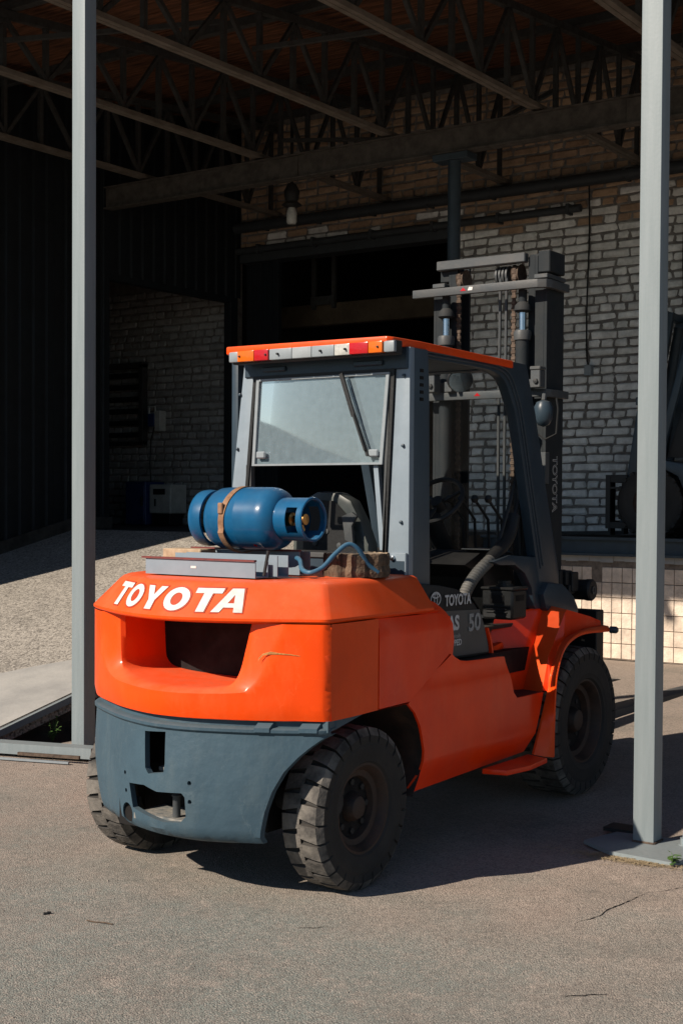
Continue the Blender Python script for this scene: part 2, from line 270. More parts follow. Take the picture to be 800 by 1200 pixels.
def lathe(bm, prof, c, ax='X', n=40, mi=0, sgn=1, close=False):
    """prof: (a, r) along axis"""
    rings = []
    for a, r in prof:
        R = []
        for j in range(n):
            t = 2 * math.pi * j / n; q, w = r * math.cos(t), r * math.sin(t)
            co = (a * sgn, q, w) if ax == 'X' else ((q, a * sgn, w) if ax == 'Y' else (q, w, a * sgn))
            R.append(bm.verts.new(Vector(c) + Vector(co)))
        rings.append(R)
    for A, B in zip(rings, rings[1:]):
        for j in range(n): bm.faces.new((A[j], A[(j + 1) % n], B[(j + 1) % n], B[j])).material_index = mi
    for R, rr in ((rings[0], prof[0][1]), (rings[-1], prof[-1][1])):
        if rr > 1e-4 and not close: bm.faces.new(R).material_index = mi
def latheo(name, prof, c, ax, mat, parent=None, n=32, smooth=40, **k):
    bm = bmesh.new(); lathe(bm, prof, c, ax, n); return fin(name, bm, mat, parent, smooth, **k)
def inside(p, poly):
    r = False; x, y = p; j = len(poly) - 1
    for i in range(len(poly)):
        xi, yi = poly[i]; xj, yj = poly[j]
        if (yi > y) != (yj > y) and x < (xj - xi) * (y - yi) / (yj - yi) + xi: r = not r
        j = i
    return r
def dens(poly, step):
    out = []
    for i in range(len(poly)):
        a = Vector(poly[i]); b = Vector(poly[(i + 1) % len(poly)]); k = max(1, int((b - a).length / step))
        out += [tuple(a.lerp(b, j / k)) for j in range(k)]
    return out
def surf(bm, outline, holes, fmap, step=.03, thick=None, mi=0, extra=()):
    """triangulated sheet over a 2d outline with holes, mapped to 3d; thick = offset vector for the returned rim"""
    O = dens(outline, step); H = [dens(h, step) for h in holes]; vs = list(O); ed = [(i, (i + 1) % len(O)) for i in range(len(O))]
    for h in H:
        b = len(vs); vs += h; ed += [(b + i, b + (i + 1) % len(h)) for i in range(len(h))]
    vs += list(extra)
    xs = [p[0] for p in O]; ys = [p[1] for p in O]; x = min(xs) + step * .5
    while x < max(xs):
        y = min(ys) + step * .5
        while y < max(ys):
            if inside((x, y), O) and not any(inside((x, y), h) for h in H) and min((x - p[0]) ** 2 + (y - p[1]) ** 2 for p in vs[:len(O) + sum(map(len, H))]) > (step * .5) ** 2: vs.append((x, y))
            y += step
        x += step
    v2, _, f2, *_ = delaunay_2d_cdt([Vector(p) for p in vs], ed, [], 0, 1e-6)
    V = [bm.verts.new(fmap(*p)) for p in v2]; used = set()
    for f in f2:
        c = sum((v2[i] for i in f), Vector((0, 0))) / 3
        if inside(c, O) and not any(inside(c, h) for h in H):
            bm.faces.new([V[i] for i in f]).material_index = mi; used.update(f)
    for i, v in enumerate(V):
        if i not in used: bm.verts.remove(v)
    if thick is not None:
        be = [e for e in bm.edges if e.is_boundary and e.verts[0] in set(V[i] for i in used)]
        r = bmesh.ops.extrude_edge_only(bm, edges=be)
        for v in [g for g in r['geom'] if isinstance(g, bmesh.types.BMVert)]: v.co += Vector(thick)
def textmesh(s, size, bold=0.):
    cu = bpy.data.curves.new('t', 'FONT'); cu.body = s; cu.size = size; cu.offset = bold; cu.align_x = 'CENTER'; cu.align_y = 'CENTER'; cu.resolution_u = 4
    o = bpy.data.objects.new('t', cu); COL.objects.link(o); bpy.context.view_layer.update()
    me = bpy.data.meshes.new_from_object(o.evaluated_get(bpy.context.evaluated_depsgraph_get())); bpy.data.objects.remove(o); return me
def text(name, s, size, fmap, mat, parent, bold=0., sx=1.):
    me = textmesh(s, size, bold); bm = bmesh.new(); bm.from_mesh(me); bpy.data.meshes.remove(me)
    bmesh.ops.triangulate(bm, faces=bm.faces)
    bmesh.ops.subdivide_edges(bm, edges=[e for e in bm.edges if e.calc_length() > .03], cuts=1)
    for v in bm.verts: v.co = Vector(fmap(v.co.x * sx, v.co.y))
    return fin(name, bm, mat, parent, loc='keep')

# ================================================================ SETTING
DECK = 1.24; RY0 = 6.0; RS = .235
def gz(x, y): return .006 * math.sin(x * 1.9 + y * .7) + .005 * math.sin(y * 2.3 - x)
def rz(y): return min(DECK, max(0., RS * (y - RY0)))
bm = bmesh.new()
for x0, x1, nx in ((-60, -14, 4), (-14, 4, 60), (4, 60, 4)):
    pass
PIT = (-7.22, -6.60, 6.0, 8.6)
gx = sorted([-1200, -300, -60, -20, PIT[0], PIT[1]] + [-12 + i * .4 + .013 for i in range(0, 36)] + [4, 20, 60, 300, 1200]); gy = sorted([-1200, -300, -60, -10, PIT[2], PIT[3]] + [-2 + i * .4 + .013 for i in range(0, 42)] + [20, 60, 300, 1200])
V = {}
for i, x in enumerate(gx):
    for j, y in enumerate(gy):
        z = 0
        if -12 < x < 2.4 and 0 < y < 14: z = gz(x, y)
        V[i, j] = bm.verts.new((x, y, z))
for i in range(len(gx) - 1):
    for j in range(len(gy) - 1):
        cx, cy = (gx[i] + gx[i + 1]) / 2, (gy[j] + gy[j + 1]) / 2
        if PIT[0] < cx < PIT[1] and PIT[2] < cy < PIT[3]: continue
        bm.faces.new((V[i, j], V[i + 1, j], V[i + 1, j + 1], V[i, j + 1]))
struct(fin('ground', bm, 'ground', None, 60))

bm = bmesh.new()
a, b, c, d = PIT
bx(bm, a - .1, b + .1, c - .1, d + .1, -.7, -.6); bx(bm, a - .1, a, c, d, -.6, -.005); bx(bm, b, b + .1, c, d, -.6, -.02); bx(bm, a, b, c - .1, c, -.6, -.02); bx(bm, a, b, d, d + .1, -.6, -.02)
struct(fin('drain_pit', bm, 'darkconc'))
# ramp up to the dock
bm = bmesh.new()
XE, XW = -7.15, -11.75
prism(bm, [(6.0, .0), (11.28, DECK), (11.28, DECK - .10), (6.25, -.06), (6.0, -.06)], 'X', XE, -20)
struct(fin('ramp', bm, 'ramp'))
bm = bmesh.new()   # smooth concrete apron at the foot of the ramp
A = [(XE - .005, 6.0), (-20, 6.0), (-20, 4.6 + 1.35), (-8.3, 6.86), (-7.95, 7.28), (-7.6, 7.62), (XE - .005, 7.9)]
A = [(XE - .005, 6.0), (-20, 6.0), (-20, 6.1), (-9, 6.5), (-8.3, 6.86), (-7.95, 7.28), (-7.6, 7.62), (XE - .005, 7.9)]
vs = [bm.verts.new((x, y, rz(y) + .006)) for x, y in A]; bm.faces.new(vs)
struct(fin('ramp_apron', bm, 'conc'))
bm = bmesh.new()   # steel edge angle and recessed side of the ramp
prism(bm, [(5.98, -.01), (11.28, DECK + .01), (11.28, DECK - .045), (6.1, -.03)], 'X', XE, XE + .03, 0)
struct(fin('ramp_edge', bm, 'post'))
bm = bmesh.new(); prism(bm, [(6.3, -.05), (11.28, DECK - .09), (11.28, -.6), (6.3, -.6)], 'X', XE - .08, XE - .6)
struct(fin('ramp_side', bm, 'darkconc'))
tg = thing('floor_channel', (-6.3, 5.6, 0), 'grey steel channel lying on the ground at the foot of the left post', 'steel channel')
def along(p0, p1, w, z0, z1, bm, bev=.003):
    p0 = Vector((*p0, 0)); p1 = Vector((*p1, 0)); d = (p1 - p0); L = d.length; a = math.atan2(d.y, d.x)
    vs = bx(bm, 0, L, -w / 2, w / 2, z0, z1)
    fs = {v for v in vs}
    for v in fs: q = Matrix.Rotation(a, 3, 'Z') @ v.co; v.co = Vector((q.x + p0.x, q.y + p0.y, q.z))
bm = bmesh.new(); along((-7.6, 5.42), (-5.97, 5.93), .11, .02, .085, bm); fin('channel', bm, 'post', tg)
bm = bmesh.new(); along((-6.38, 5.685), (-5.98, 5.81), .02, .03, .048, bm); fin('flange', bm, 'rust', tg)
bm = bmesh.new(); along((-6.75, 5.53), (-6.02, 5.76), .018, .004, .016, bm)
tag(fin('flat_bar', bm, 'capgrey'), 'thin pale flat bar lying under the front of the floor channel', 'metal bar')

def weed(loc, n, h, label):
    bm = bmesh.new(); st = bmesh.new()
    for i in range(n):
        a = random.uniform(0, 6.28); t = Vector((math.cos(a) * random.uniform(.02, h * .5), math.sin(a) * random.uniform(.02, h * .5), random.uniform(.3, 1) * h)) + Vector(loc)
        tube(st, [loc, Vector(loc).lerp(t, .6) + Vector((0, 0, .02)), t], .0015, 4)
        for k in range(6):
            c = Vector(loc).lerp(t, random.uniform(.35, 1.05)); b = random.uniform(0, 6.28); l = random.uniform(.012, .03)
            d = Vector((math.cos(b), math.sin(b), random.uniform(-.3, .5))) * l; s = d.cross(Vector((0, 0, 1))).normalized() * l * .4
            bm.faces.new([bm.verts.new(q) for q in (c, c + d * .5 + s, c + d, c + d * .5 - s)])
    r = thing('weed_plant', loc, label, 'weed'); fin('leaves', bm, 'leaf', r, loc='keep'); fin('stems', st, 'leaf', r)
weed((-7.08, 6.62, -.10), 12, .16, 'small green weed growing out of the dark pit beside the concrete ramp')
weed((-2.22, 5.72, 0), 9, .07, 'tiny green weed at the corner of the right post base plate')

# pebbles and straw
bm = bmesh.new()
for i in range(2600):
    y = random.uniform(1.8, 8); x = random.uniform(-9, .5); s = random.choice((.002, .002, .003, .003, .004, .006)) * random.uniform(.6, 1.3)
    if PIT[0] - .1 < x < PIT[1] + .05 and y > 5.95 or x < -7.1 and y > 5.9: continue
    g0 = gz(x, y); o = [bm.verts.new((x + math.cos(a + i) * s * random.uniform(.7, 1.4), y + math.sin(a + i) * s * random.uniform(.7, 1.4), g0)) for a in (0, 1.6, 3.1, 4.7)]
    t = bm.verts.new((x, y, g0 + s * .9))
    for j in range(4): bm.faces.new((o[j], o[(j + 1) % 4], t))
fin('pebbles', bm, 'stone', None, kind='stuff', loc='keep')['label'] = 'small stones and grit scattered over the yard'
bm = bmesh.new()
for i in range(620):
    t = random.gauss(0, .5); x = -2.42 + t * .26 + random.gauss(0, .03); y = 5.735 - abs(random.gauss(0, .045)); a = random.uniform(0, 3.14); l = random.uniform(.01, .04)
    d = Vector((math.cos(a), math.sin(a), random.uniform(-.1, .1))) * l; s = Vector((-math.sin(a), math.cos(a), 0)) * .0012; c = Vector((x, y, gz(x, y) + .003 + random.random() * .008))
    bm.faces.new([bm.verts.new(q) for q in (c - d - s, c + d - s, c + d + s, c - d + s)])
o = fin('dry_straw', bm, 'straw', None, kind='stuff', loc='keep'); o['label'] = 'dry straw litter along the base plate of the right post'
for loc, l, a, lab in (((-3.66, 3.66), .07, .25, 'thin dry twig lying on the yard near the truck tail'), ((-3.90, 3.62), .018, 1.2, 'small dark scrap of leaf on the yard')):
    p = [Vector((loc[0] + math.cos(a) * l * t, loc[1] + math.sin(a) * l * t, gz(*loc) + .004 + .002 * math.sin(t * 7))) for t in (-.8, -.3, .2, .8)]
    tag(tubeo('twig' if l > .05 else 'leaf_scrap', p, .0022 if l > .05 else .006, 'wood' if l > .05 else 'blackd', n=6), lab, 'twig' if l > .05 else 'leaf')
def crack(pts, w0):
    bm = bmesh.new(); pts = [(x + random.gauss(0, .006), y + random.gauss(0, .006), 0) for x, y, _ in pts]; cp = spl(pts, 4); L = []
    for i, p in enumerate(cp):
        w = w0 * random.uniform(.3, 1.2) * math.sin(math.pi * (i + .5) / (len(cp) + 0.)); x = p.x + random.gauss(0, .002); L.append([bm.verts.new((x - w, p.y + w, gz(x, p.y) + .0025)), bm.verts.new((x + w, p.y - w, gz(x, p.y) + .0025))])
    for a, b in zip(L, L[1:]): bm.faces.new((a[0], a[1], b[1], b[0]))
    struct(fin('ground_crack', bm, 'void', loc='keep'))
def line(a, b, n): return [(a[0] + (b[0] - a[0]) * i / n, a[1] + (b[1] - a[1]) * i / n, 0) for i in range(n + 1)]
crack(line((-2.205, 4.70), (-2.15, 5.25), 9), .0035)
crack(line((-2.15, 5.25), (-2.02, 5.45), 4), .002)
crack(line((-1.93, 4.02), (-1.80, 4.12), 5), .003)
crack(line((-3.05, 4.05), (-2.93, 4.15), 5), .002)

# ---------------------------------------------------------------- dock and tiles
dk = thing('loading_dock', (-3, 12.9, 0), 'raised loading dock faced with cream tiles under a dark blue steel edge beam', 'loading dock')
box('slab', (-7.2, 6, 12.93, 17.5, 0, 1.0), 'darkconc', dk, 0)
box('deck', (-25, 6, 12.95, 24, 1.02, DECK - .012), 'darkconc', dk, 0)
box('deck', (-25, -7.15, 11.28, 12.95, .9, DECK - .008), 'darkconc', dk, 0)
bm = bmesh.new(); bx(bm, -7.15, 6, 12.86, 12.92, 1.05, DECK); bx(bm, -7.15, 6, 12.80, 12.86, 1.05, 1.075); bx(bm, -7.15, 6, 12.80, 12.86, DECK - .03, DECK); fin('edge_beam', bm, 'edge', dk)
bm = bmesh.new()
for i in range(90):
    x = -7.1 + i * .13; bx(bm, x, x + .135, 12.88 + random.uniform(-.012, .01), 12.95, 1.0 + random.uniform(-.02, .004), 1.051)
fin('mortar_edge', bm, 'conc', dk, kind=None)
box('tile_backing', (-7.2, 6, 12.905, 12.93, 0, 1.02), 'grout', dk, 0)
tm = []
for s in range(4):
    b = bmesh.new(); bx(b, -.0515, .0515, -.006, .006, -.0735, .0735, bev=.003); me = bpy.data.meshes.new('tile'); b.to_mesh(me); b.free(); me.materials.append(M['tile']); tm.append(me)
xs = -6.9; cnt = 0
far = bmesh.new()
for r in range(6):
    for c in range(30):
        x = -6.95 + c * .110; z = .085 + r * .1545
        if z + .07 > 1.0: continue
        if random.random() < .02 and r > 2: continue
        o = bpy.data.objects.new('tile', random.choice(tm)); o.location = (x, 12.902 + random.uniform(-.001, .003), z); o.rotation_euler = (random.uniform(-.02, .02), random.uniform(-.008, .008), random.uniform(-.02, .02)); link(o, dk); cnt += 1

# ---------------------------------------------------------------- brick walls
def brickmesh(l, h, mat, seed):
    random.seed(seed); b = bmesh.new(); bx(b, -l / 2, l / 2, -.03, .03, -h / 2, h / 2, bev=.014)
    for v in b.verts: v.co += Vector((random.uniform(-1, 1) * .013, random.uniform(-1, 1) * .004, random.uniform(-1, 1) * .007))
    me = bpy.data.meshes.new('brick'); b.to_mesh(me); b.free(); me.materials.append(M[mat]); return me
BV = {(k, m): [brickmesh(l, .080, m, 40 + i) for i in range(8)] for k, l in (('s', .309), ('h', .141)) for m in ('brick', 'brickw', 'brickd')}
random.seed(11)
P = .1; WY = 14.4
def brick_area(root, regions, near, low='brick'):
    allb = []
    for (x0, x1, z0, z1) in regions:
        r = 0; z = z0 + P / 2
        while z < z1 - .02:
            ri = int(round((z - .05) / P)); kind = 'h' if (ri % 4 in (1,)) or (ri % 7 == 3) else 's'; pitch = .165 if kind == 'h' else .333
            x = math.floor(x0 / pitch) * pitch + (ri % 2) * pitch * .5 + random.uniform(-.02, .02)
            while x < x1:
                a = max(x, x0); b = min(x + pitch, x1)
                if b - a > .05:
                    k = kind; full = (b - a) > pitch * .95
                    if k == 's' and full and random.random() < .12:
                        for q in (0, 1): allb.append((a + pitch * (.25 + q * .5), z, 'h', 1.))
                    else: allb.append(((a + b) / 2, z, k, (b - a) / pitch))
                x += pitch
            z += P
    allb.sort(key=lambda t: near(t))
    st = bmesh.new(); bv = []; lay = st.faces.layers.float.new('bv')
    for i, (x, z, k, sc) in enumerate(allb):
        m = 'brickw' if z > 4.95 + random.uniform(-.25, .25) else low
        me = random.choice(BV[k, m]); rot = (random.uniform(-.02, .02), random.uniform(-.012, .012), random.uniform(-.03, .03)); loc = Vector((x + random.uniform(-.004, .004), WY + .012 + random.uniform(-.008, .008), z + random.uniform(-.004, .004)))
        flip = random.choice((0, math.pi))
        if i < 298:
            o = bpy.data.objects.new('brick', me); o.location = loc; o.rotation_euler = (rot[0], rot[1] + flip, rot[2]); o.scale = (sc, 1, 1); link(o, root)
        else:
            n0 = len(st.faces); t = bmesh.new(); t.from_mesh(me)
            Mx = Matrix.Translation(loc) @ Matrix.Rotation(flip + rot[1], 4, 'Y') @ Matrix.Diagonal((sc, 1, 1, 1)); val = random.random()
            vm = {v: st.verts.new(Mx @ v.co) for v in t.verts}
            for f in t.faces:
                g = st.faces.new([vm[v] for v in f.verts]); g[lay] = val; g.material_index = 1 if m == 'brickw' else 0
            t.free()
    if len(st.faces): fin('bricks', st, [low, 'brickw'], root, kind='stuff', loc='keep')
    else: st.free()
bw = thing('brick_wall', (-6, WY, DECK), 'pale rough brick wall above the dock, right of and above the dark gateway', 'brick wall')
box('mortar_backing', (-8.39, 6, WY - .003, WY + .2, DECK - .01, 6.9), 'mortar', bw, 0)
box('mortar_backing', (-11.9, -8.39, WY - .003, WY + .2, 4.93, 6.9), 'mortar', bw, 0)
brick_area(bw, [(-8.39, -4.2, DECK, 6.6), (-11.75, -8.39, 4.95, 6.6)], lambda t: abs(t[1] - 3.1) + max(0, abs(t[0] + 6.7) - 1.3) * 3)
bw2 = thing('brick_wall', (-13.4, WY, DECK), 'dim brick wall seen through the opening in the corrugated partition on the left', 'brick wall')
box('mortar_backing', (-17.5, -11.9, WY - .003, WY + .2, DECK - .01, 5.2), 'mortar', bw2, 0)
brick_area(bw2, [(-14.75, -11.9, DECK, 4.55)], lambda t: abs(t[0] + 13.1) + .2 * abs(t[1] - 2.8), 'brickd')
for y, r, z, lab in ((14.27, .05, 5.23, 'upper of the two dark pipes running along the brick wall'),):
    p = thing('wall_pipe', (-8, y, z), lab, 'pipe')
    tubeo('pipe', [(-11.75, y, z), (-4, y, z)], r + .02, 'pipe', p, 14)
    for k in range(9):
        x = -11.3 + k * .85; bm = bmesh.new(); bx(bm, x, x + .04, y - r - .008, WY + .02, z - r - .012, z + r + .012, .004); fin('bracket', bm, 'pipe', p)
p = thing('wall_pipe', (-10, 14.3, 4.9), 'dark lintel pipe just above the gateway, lower of the two', 'pipe')
bm = bmesh.new(); tube(bm, [(-11.75, 14.3, 4.93), (-6.73, 14.3, 4.93)], .045, 12); fin('pipe', bm, 'pipe', p, 40)
for k in range(6):
    x = -11.4 + k * .9; bm = bmesh.new(); bx(bm, x, x + .04, 14.25, WY + .02, 4.87, 4.99, .004); fin('bracket', bm, 'pipe', p)
c = thing('wall_cable', (-6.63, 14.33, 3.1), 'black cable hanging down the brick wall to a small pale junction box', 'cable')
tubeo('cable', [(-6.65 + .012 * math.sin(z * 3), 14.34, z) for z in [5.2 - i * .25 for i in range(9)]] + [(-6.632, 14.34, 3.15)], .010, 'black', c, 6)
box('junction_box', (-6.67, -6.585, 14.30, 14.38, 3.03, 3.15), 'capgrey', c, .006)
c = thing('wall_cable', (-5.65, 14.33, 3.4), 'second black cable on the brick wall, right of the right post', 'cable')
tubeo('cable', [(-5.52 + .01 * math.sin(z * 4), 14.34, z) for z in [5.2 - i * .25 for i in range(9)]], .012, 'black', c, 6)

# gateway and dark warehouse inside
g = thing('warehouse_gateway', (-10, 14.6, DECK), 'dark open gateway in the brick wall with a folded door leaf and a beam inside', 'gateway')
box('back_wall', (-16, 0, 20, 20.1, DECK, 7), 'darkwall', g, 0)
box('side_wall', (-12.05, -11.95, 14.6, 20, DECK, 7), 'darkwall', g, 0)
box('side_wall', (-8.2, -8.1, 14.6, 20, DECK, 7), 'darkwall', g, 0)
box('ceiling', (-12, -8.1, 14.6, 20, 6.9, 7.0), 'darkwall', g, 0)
box('crane_beam', (-11.95, -8.2, 15.45, 15.6, 4.03, 4.33), 'gbeam', g, .01)
for x in (-11.32, -10.98): box('hanger', (x, x + .06, 15.4, 15.46, 4.25, 6.9), 'truss', g, .005)
box('hanger_plate', (-11.32, -10.92, 15.38, 15.4, 4.30, 4.42), 'truss', g, .005)
def corr(bm, p0, p1, z0f, z1f, pitch=.2, d=.03):
    p0 = Vector(p0); p1 = Vector(p1); L = (p1 - p0).length; t = (p1 - p0).normalized(); nn = Vector((t.y, -t.x, 0)); n = int(math.ceil(L / pitch)); prof = [(0, 0), (.45, 0), (.52, 1), (.93, 1)]
    A = []
    for i in range(n + 1):
        for a, h in prof:
            s = (i + a) * pitch
            A.append((min(s, L), h * d))
    vs = []
    for s, h in A:
        q = p0 + t * s + nn * h; vs.append((bm.verts.new((q.x, q.y, z0f(q))), bm.verts.new((q.x, q.y, z1f(q)))))
    for a, b in zip(vs, vs[1:]): bm.faces.new((a[0], b[0], b[1], a[1]))
bm = bmesh.new(); corr(bm, (-11.74, 14.5, 0), (-11.2, 14.5, 0), lambda q: DECK, lambda q: 4.93, .09, .02); fin('door_leaf', bm, 'corr', g, loc='keep')
box('door_edge', (-11.2, -11.165, 14.45, 14.53, DECK, 4.93), 'corr', g, .003)
box('lintel', (-11.75, -8.39, 14.36, 14.6, 4.78, 4.90), 'pipe', g, .004)

# corrugated partition on the left
cw = thing('corrugated_wall', (-11.75, 9, 0), 'tall dark corrugated metal partition along the left of the ramp with an opening at its far end', 'metal wall')
y = 6.0
while y < 11.85:
    y1 = min(y + 1.0, 11.9)
    bm = bmesh.new(); corr(bm, (XW, y1, 0), (XW, y, 0), lambda q: rz(q.y) + .02, lambda q: 6.3, .2, .03); fin('metal_sheet', bm, 'corr', cw, loc='keep'); y = y1
bm = bmesh.new(); corr(bm, (XW, 14.38, 0), (XW, 11.9, 0), lambda q: 4.31, lambda q: 6.6, .2, .03); fin('metal_sheet', bm, 'corr', cw, loc='keep')
bm = bmesh.new(); bx(bm, XW - .14, XW - .02, 6.1, 11.9, 5.6, 5.75); bx(bm, XW - .14, XW - .02, 11.78, 11.9, 0, 6.5, .004); bx(bm, XW - .14, XW - .02, 14.2, 14.35, DECK, 6.5, .004); bx(bm, XW - .14, XW - .02, 11.9, 14.2, 4.24, 4.32); bx(bm, XW - .14, XW - .02, 6.1, 6.22, 0, 5.7); fin('frame', bm, 'corr', cw)
bm = bmesh.new(); prism(bm, [(6.1, rz(6.1)), (11.28, DECK), (11.9, DECK), (11.9, DECK + .14), (11.28, DECK + .14), (6.1, rz(6.1) + .14)], 'X', XW + .035, XW + .055); fin('skirting', bm, 'darkconc', cw)
# room beyond partition is closed off
rm = thing('side_room_shell', (-17, 12, DECK), 'dark walls of the side room beyond the corrugated partition', 'room')
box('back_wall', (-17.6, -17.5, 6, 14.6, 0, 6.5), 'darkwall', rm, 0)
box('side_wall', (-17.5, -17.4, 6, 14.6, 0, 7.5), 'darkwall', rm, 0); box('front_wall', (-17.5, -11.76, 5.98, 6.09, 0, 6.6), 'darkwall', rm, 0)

# things by the dim wall
wm = thing('slatted_grille', (-13.85, 14.3, 2.4), 'dark slatted wall grille on the dim left brick wall', 'grille')
for k in range(6): box('slat', (-14.4, -13.52, 14.30, 14.37, 2.48 + k * .17, 2.55 + k * .17), 'blackd', wm, .005)
box('frame', (-13.52, -13.44, 14.27, 14.38, 2.38, 3.52), 'truss', wm, .005); box('frame', (-14.46, -13.44, 14.27, 14.38, 2.36, 2.42), 'truss', wm, .005); box('frame', (-14.46, -13.44, 14.27, 14.38, 3.46, 3.54), 'truss', wm, .005)
ph = thing('wall_socket_box', (-13.2, 14.3, 2.6), 'small white and blue switch box on the dim left wall with a cable below', 'switch box')
box('housing', (-13.19, -13.08, 14.24, 14.37, 2.55, 2.84), 'cream', ph, .01); box('front', (-13.32, -13.19, 14.24, 14.30, 2.62, 2.80), 'bluebox', ph, .008)
bm = bmesh.new(); tube(bm, [(-13.31, 14.27, 2.78), (-13.31, 14.27, 2.90), (-13.2, 14.27, 2.90), (-13.2, 14.27, 2.80)], .014, 8); fin('hook', bm, 'cream', ph, 40)
tubeo('cable', [(-13.24, 14.3, 2.62), (-13.33, 14.33, 2.45), (-13.36, 14.34, 2.1), (-13.3, 14.3, 1.8)], .008, 'black', ph, 6)
cb = thing('tool_cabinet', (-13.25, 14.1, DECK), 'dark blue cabinet standing against the dim left brick wall', 'cabinet')
box('body', (-13.46, -13.08, 13.95, 14.34, DECK, 1.84), 'bluebox', cb, .01); box('door', (-13.44, -13.10, 13.935, 13.95, DECK + .05, 1.80), 'bluebox', cb, .004); box('handle', (-13.14, -13.12, 13.91, 13.935, 1.5, 1.62), 'black', cb, .003)
cb = thing('control_panel', (-12.85, 14.1, DECK), 'pale control panel box beside the dark blue cabinet', 'control box')
box('body', (-13.06, -12.66, 14.0, 14.34, 1.40, 1.80), 'cream', cb, .015); box('display', (-12.98, -12.76, 13.992, 14.0, 1.66, 1.74), 'black', cb, .003); box('slot', (-12.96, -12.93, 13.992, 14.0, 1.5, 1.6), 'black', cb, .002); box('stand', (-13.03, -12.70, 14.03, 14.3, DECK, 1.40), 'black', cb, .005)

# ---------------------------------------------------------------- canopy structure
bt = thing('cross_beam', (-8, 11.85, 5.05), 'long dark riveted steel beam carrying the roof trusses', 'beam')
bm = bmesh.new(); bx(bm, -11.72, 3, 11.80, 11.90, 5.05, 5.31, .004); fin('web', bm, 'beam', bt)
bm = bmesh.new(); bx(bm, -11.72, 3, 11.76, 11.80, 5.05, 5.065); bx(bm, -11.72, 3, 11.76, 11.80, 5.295, 5.31); fin('flange', bm, 'beam', bt)
for x in (-9.1, -5.1): box('splice_plate', (x, x + .25, 11.785, 11.80, 5.07, 5.29), 'beam', bt, .003)
cl = thing('round_column', (-6.95, 11.85, 0), 'dark round column under the long beam, behind the mast', 'column')
tubeo('shaft', [(-6.95, 11.85, 0), (-6.95, 11.85, 4.98)], .065, 'edge', cl, 20); box('cap_plate', (-7.15, -6.75, 11.75, 11.95, 4.98, 5.045), 'edge', cl, .004)
def tz(y): return 5.85 + .1 * (y - 8.16)
def bar(name, a, b, w, mat, parent, w2=None):
    bm = bmesh.new(); a = Vector(a); b = Vector(b); L = (b - a).length; bx(bm, -w / 2, w / 2, -(w2 or w) / 2, (w2 or w) / 2, 0, L)
    q = (b - a).to_track_quat('Z', 'X')
    for v in bm.verts: v.co = q @ v.co + a
    return fin(name, bm, mat, parent)
tx = [-11.1, -9.4, -7.72, -6.02, -4.32, -2.62, -.92, .78]
names = ['nearest the corrugated partition', 'second from the corrugated partition', 'third from the corrugated partition', 'whose lit lower chord ends above the mast', 'just beyond the right post top', 'over the right post', 'outside the right of the view', 'farthest right']
for i, x in enumerate(tx[:6]):
    t = thing('roof_truss', (x, 10, 5.3), 'steel lattice roof truss ' + names[i], 'roof truss', 'lattice trusses under the canopy roof')
    for s in (-.028, .028): bar('bottom_chord', (x + s, 6.1, 5.355), (x + s, WY, 5.355), .045, 'chord', t, .05)
    bar('top_chord', (x, 6.1, tz(6.1)), (x, WY, tz(WY)), .07, 'truss', t)
    y = 6.2; k = 0; nodes = []
    while y < 14.3:
        bar('vertical', (x, y, 5.37), (x, y, tz(y) - .03), .045, 'truss', t)
        nodes.append(y); y += .5
    for k in range(len(nodes) - 1):
        a, b = nodes[k], nodes[k + 1]
        za, zb = (tz(a) - .03, 5.38) if k % 2 == 0 else (5.38, tz(b) - .03)
        bar('diagonal', (x + .012, a, za), (x + .012, b, zb), .04, 'truss', t)
for k in range(5):
    y = [6.4, 8.3, 10.2, 12.6, 14.0][k]
    tag(bar('purlin', (-11.7, y, tz(y) + .085), (3, y, tz(y) + .085), .08, 'truss', None), ['roof purlin nearest the open front edge of the canopy', 'roof purlin over the truck tail, second behind the front edge', 'roof purlin just in front of the long cross beam', 'roof purlin just behind the long cross beam', 'roof purlin running close along the brick wall'][k], 'purlin', 'purlins under the roof boards')
for k, (xa, ya, xb, yb) in enumerate([(-9.4, 8.2, -7.72, 9.2), (-7.72, 9.6, -6.02, 10.3), (-6.02, 12.2, -7.72, 13.6), (-9.4, 12.2, -7.72, 13.8)]):
    tag(bar('brace', (xa, ya, 5.62), (xb, yb, 5.75), .04, 'truss', None), ['slanting steel brace between trusses, nearest the roof front', 'slanting steel brace between trusses over the cab', 'slanting steel brace between trusses behind the long beam on the right', 'slanting steel brace between trusses behind the long beam on the left'][k], 'brace')
rf = thing('canopy_roof', (-4, 10, 5.8), 'brown boarded canopy roof over the yard', 'roof')
y = 5.95; k = 0
while y < 14.55:
    w = random.uniform(.15, .21); z = tz(y) + .13; bm = bmesh.new(); vs = bx(bm, -20, 3.5, y, y + w - .006, z, z + .03)
    for v in vs:
        v.co.z += (v.co.y - y) * .1 + (.006 if k % 3 == 0 else 0)
    fin('board', bm, 'plank', rf); y += w; k += 1
prismo('roof_sheet', [(5.9, tz(5.9) + .175), (14.6, tz(14.6) + .175), (14.6, tz(14.6) + .20), (5.9, tz(5.9) + .20)], 'X', -20, 3.5, 'corr', rf, 0, None)
box('fascia', (-20, 3.5, 5.88, 5.92, tz(5.9) + .08, tz(5.9) + .24), 'post', rf, .003)
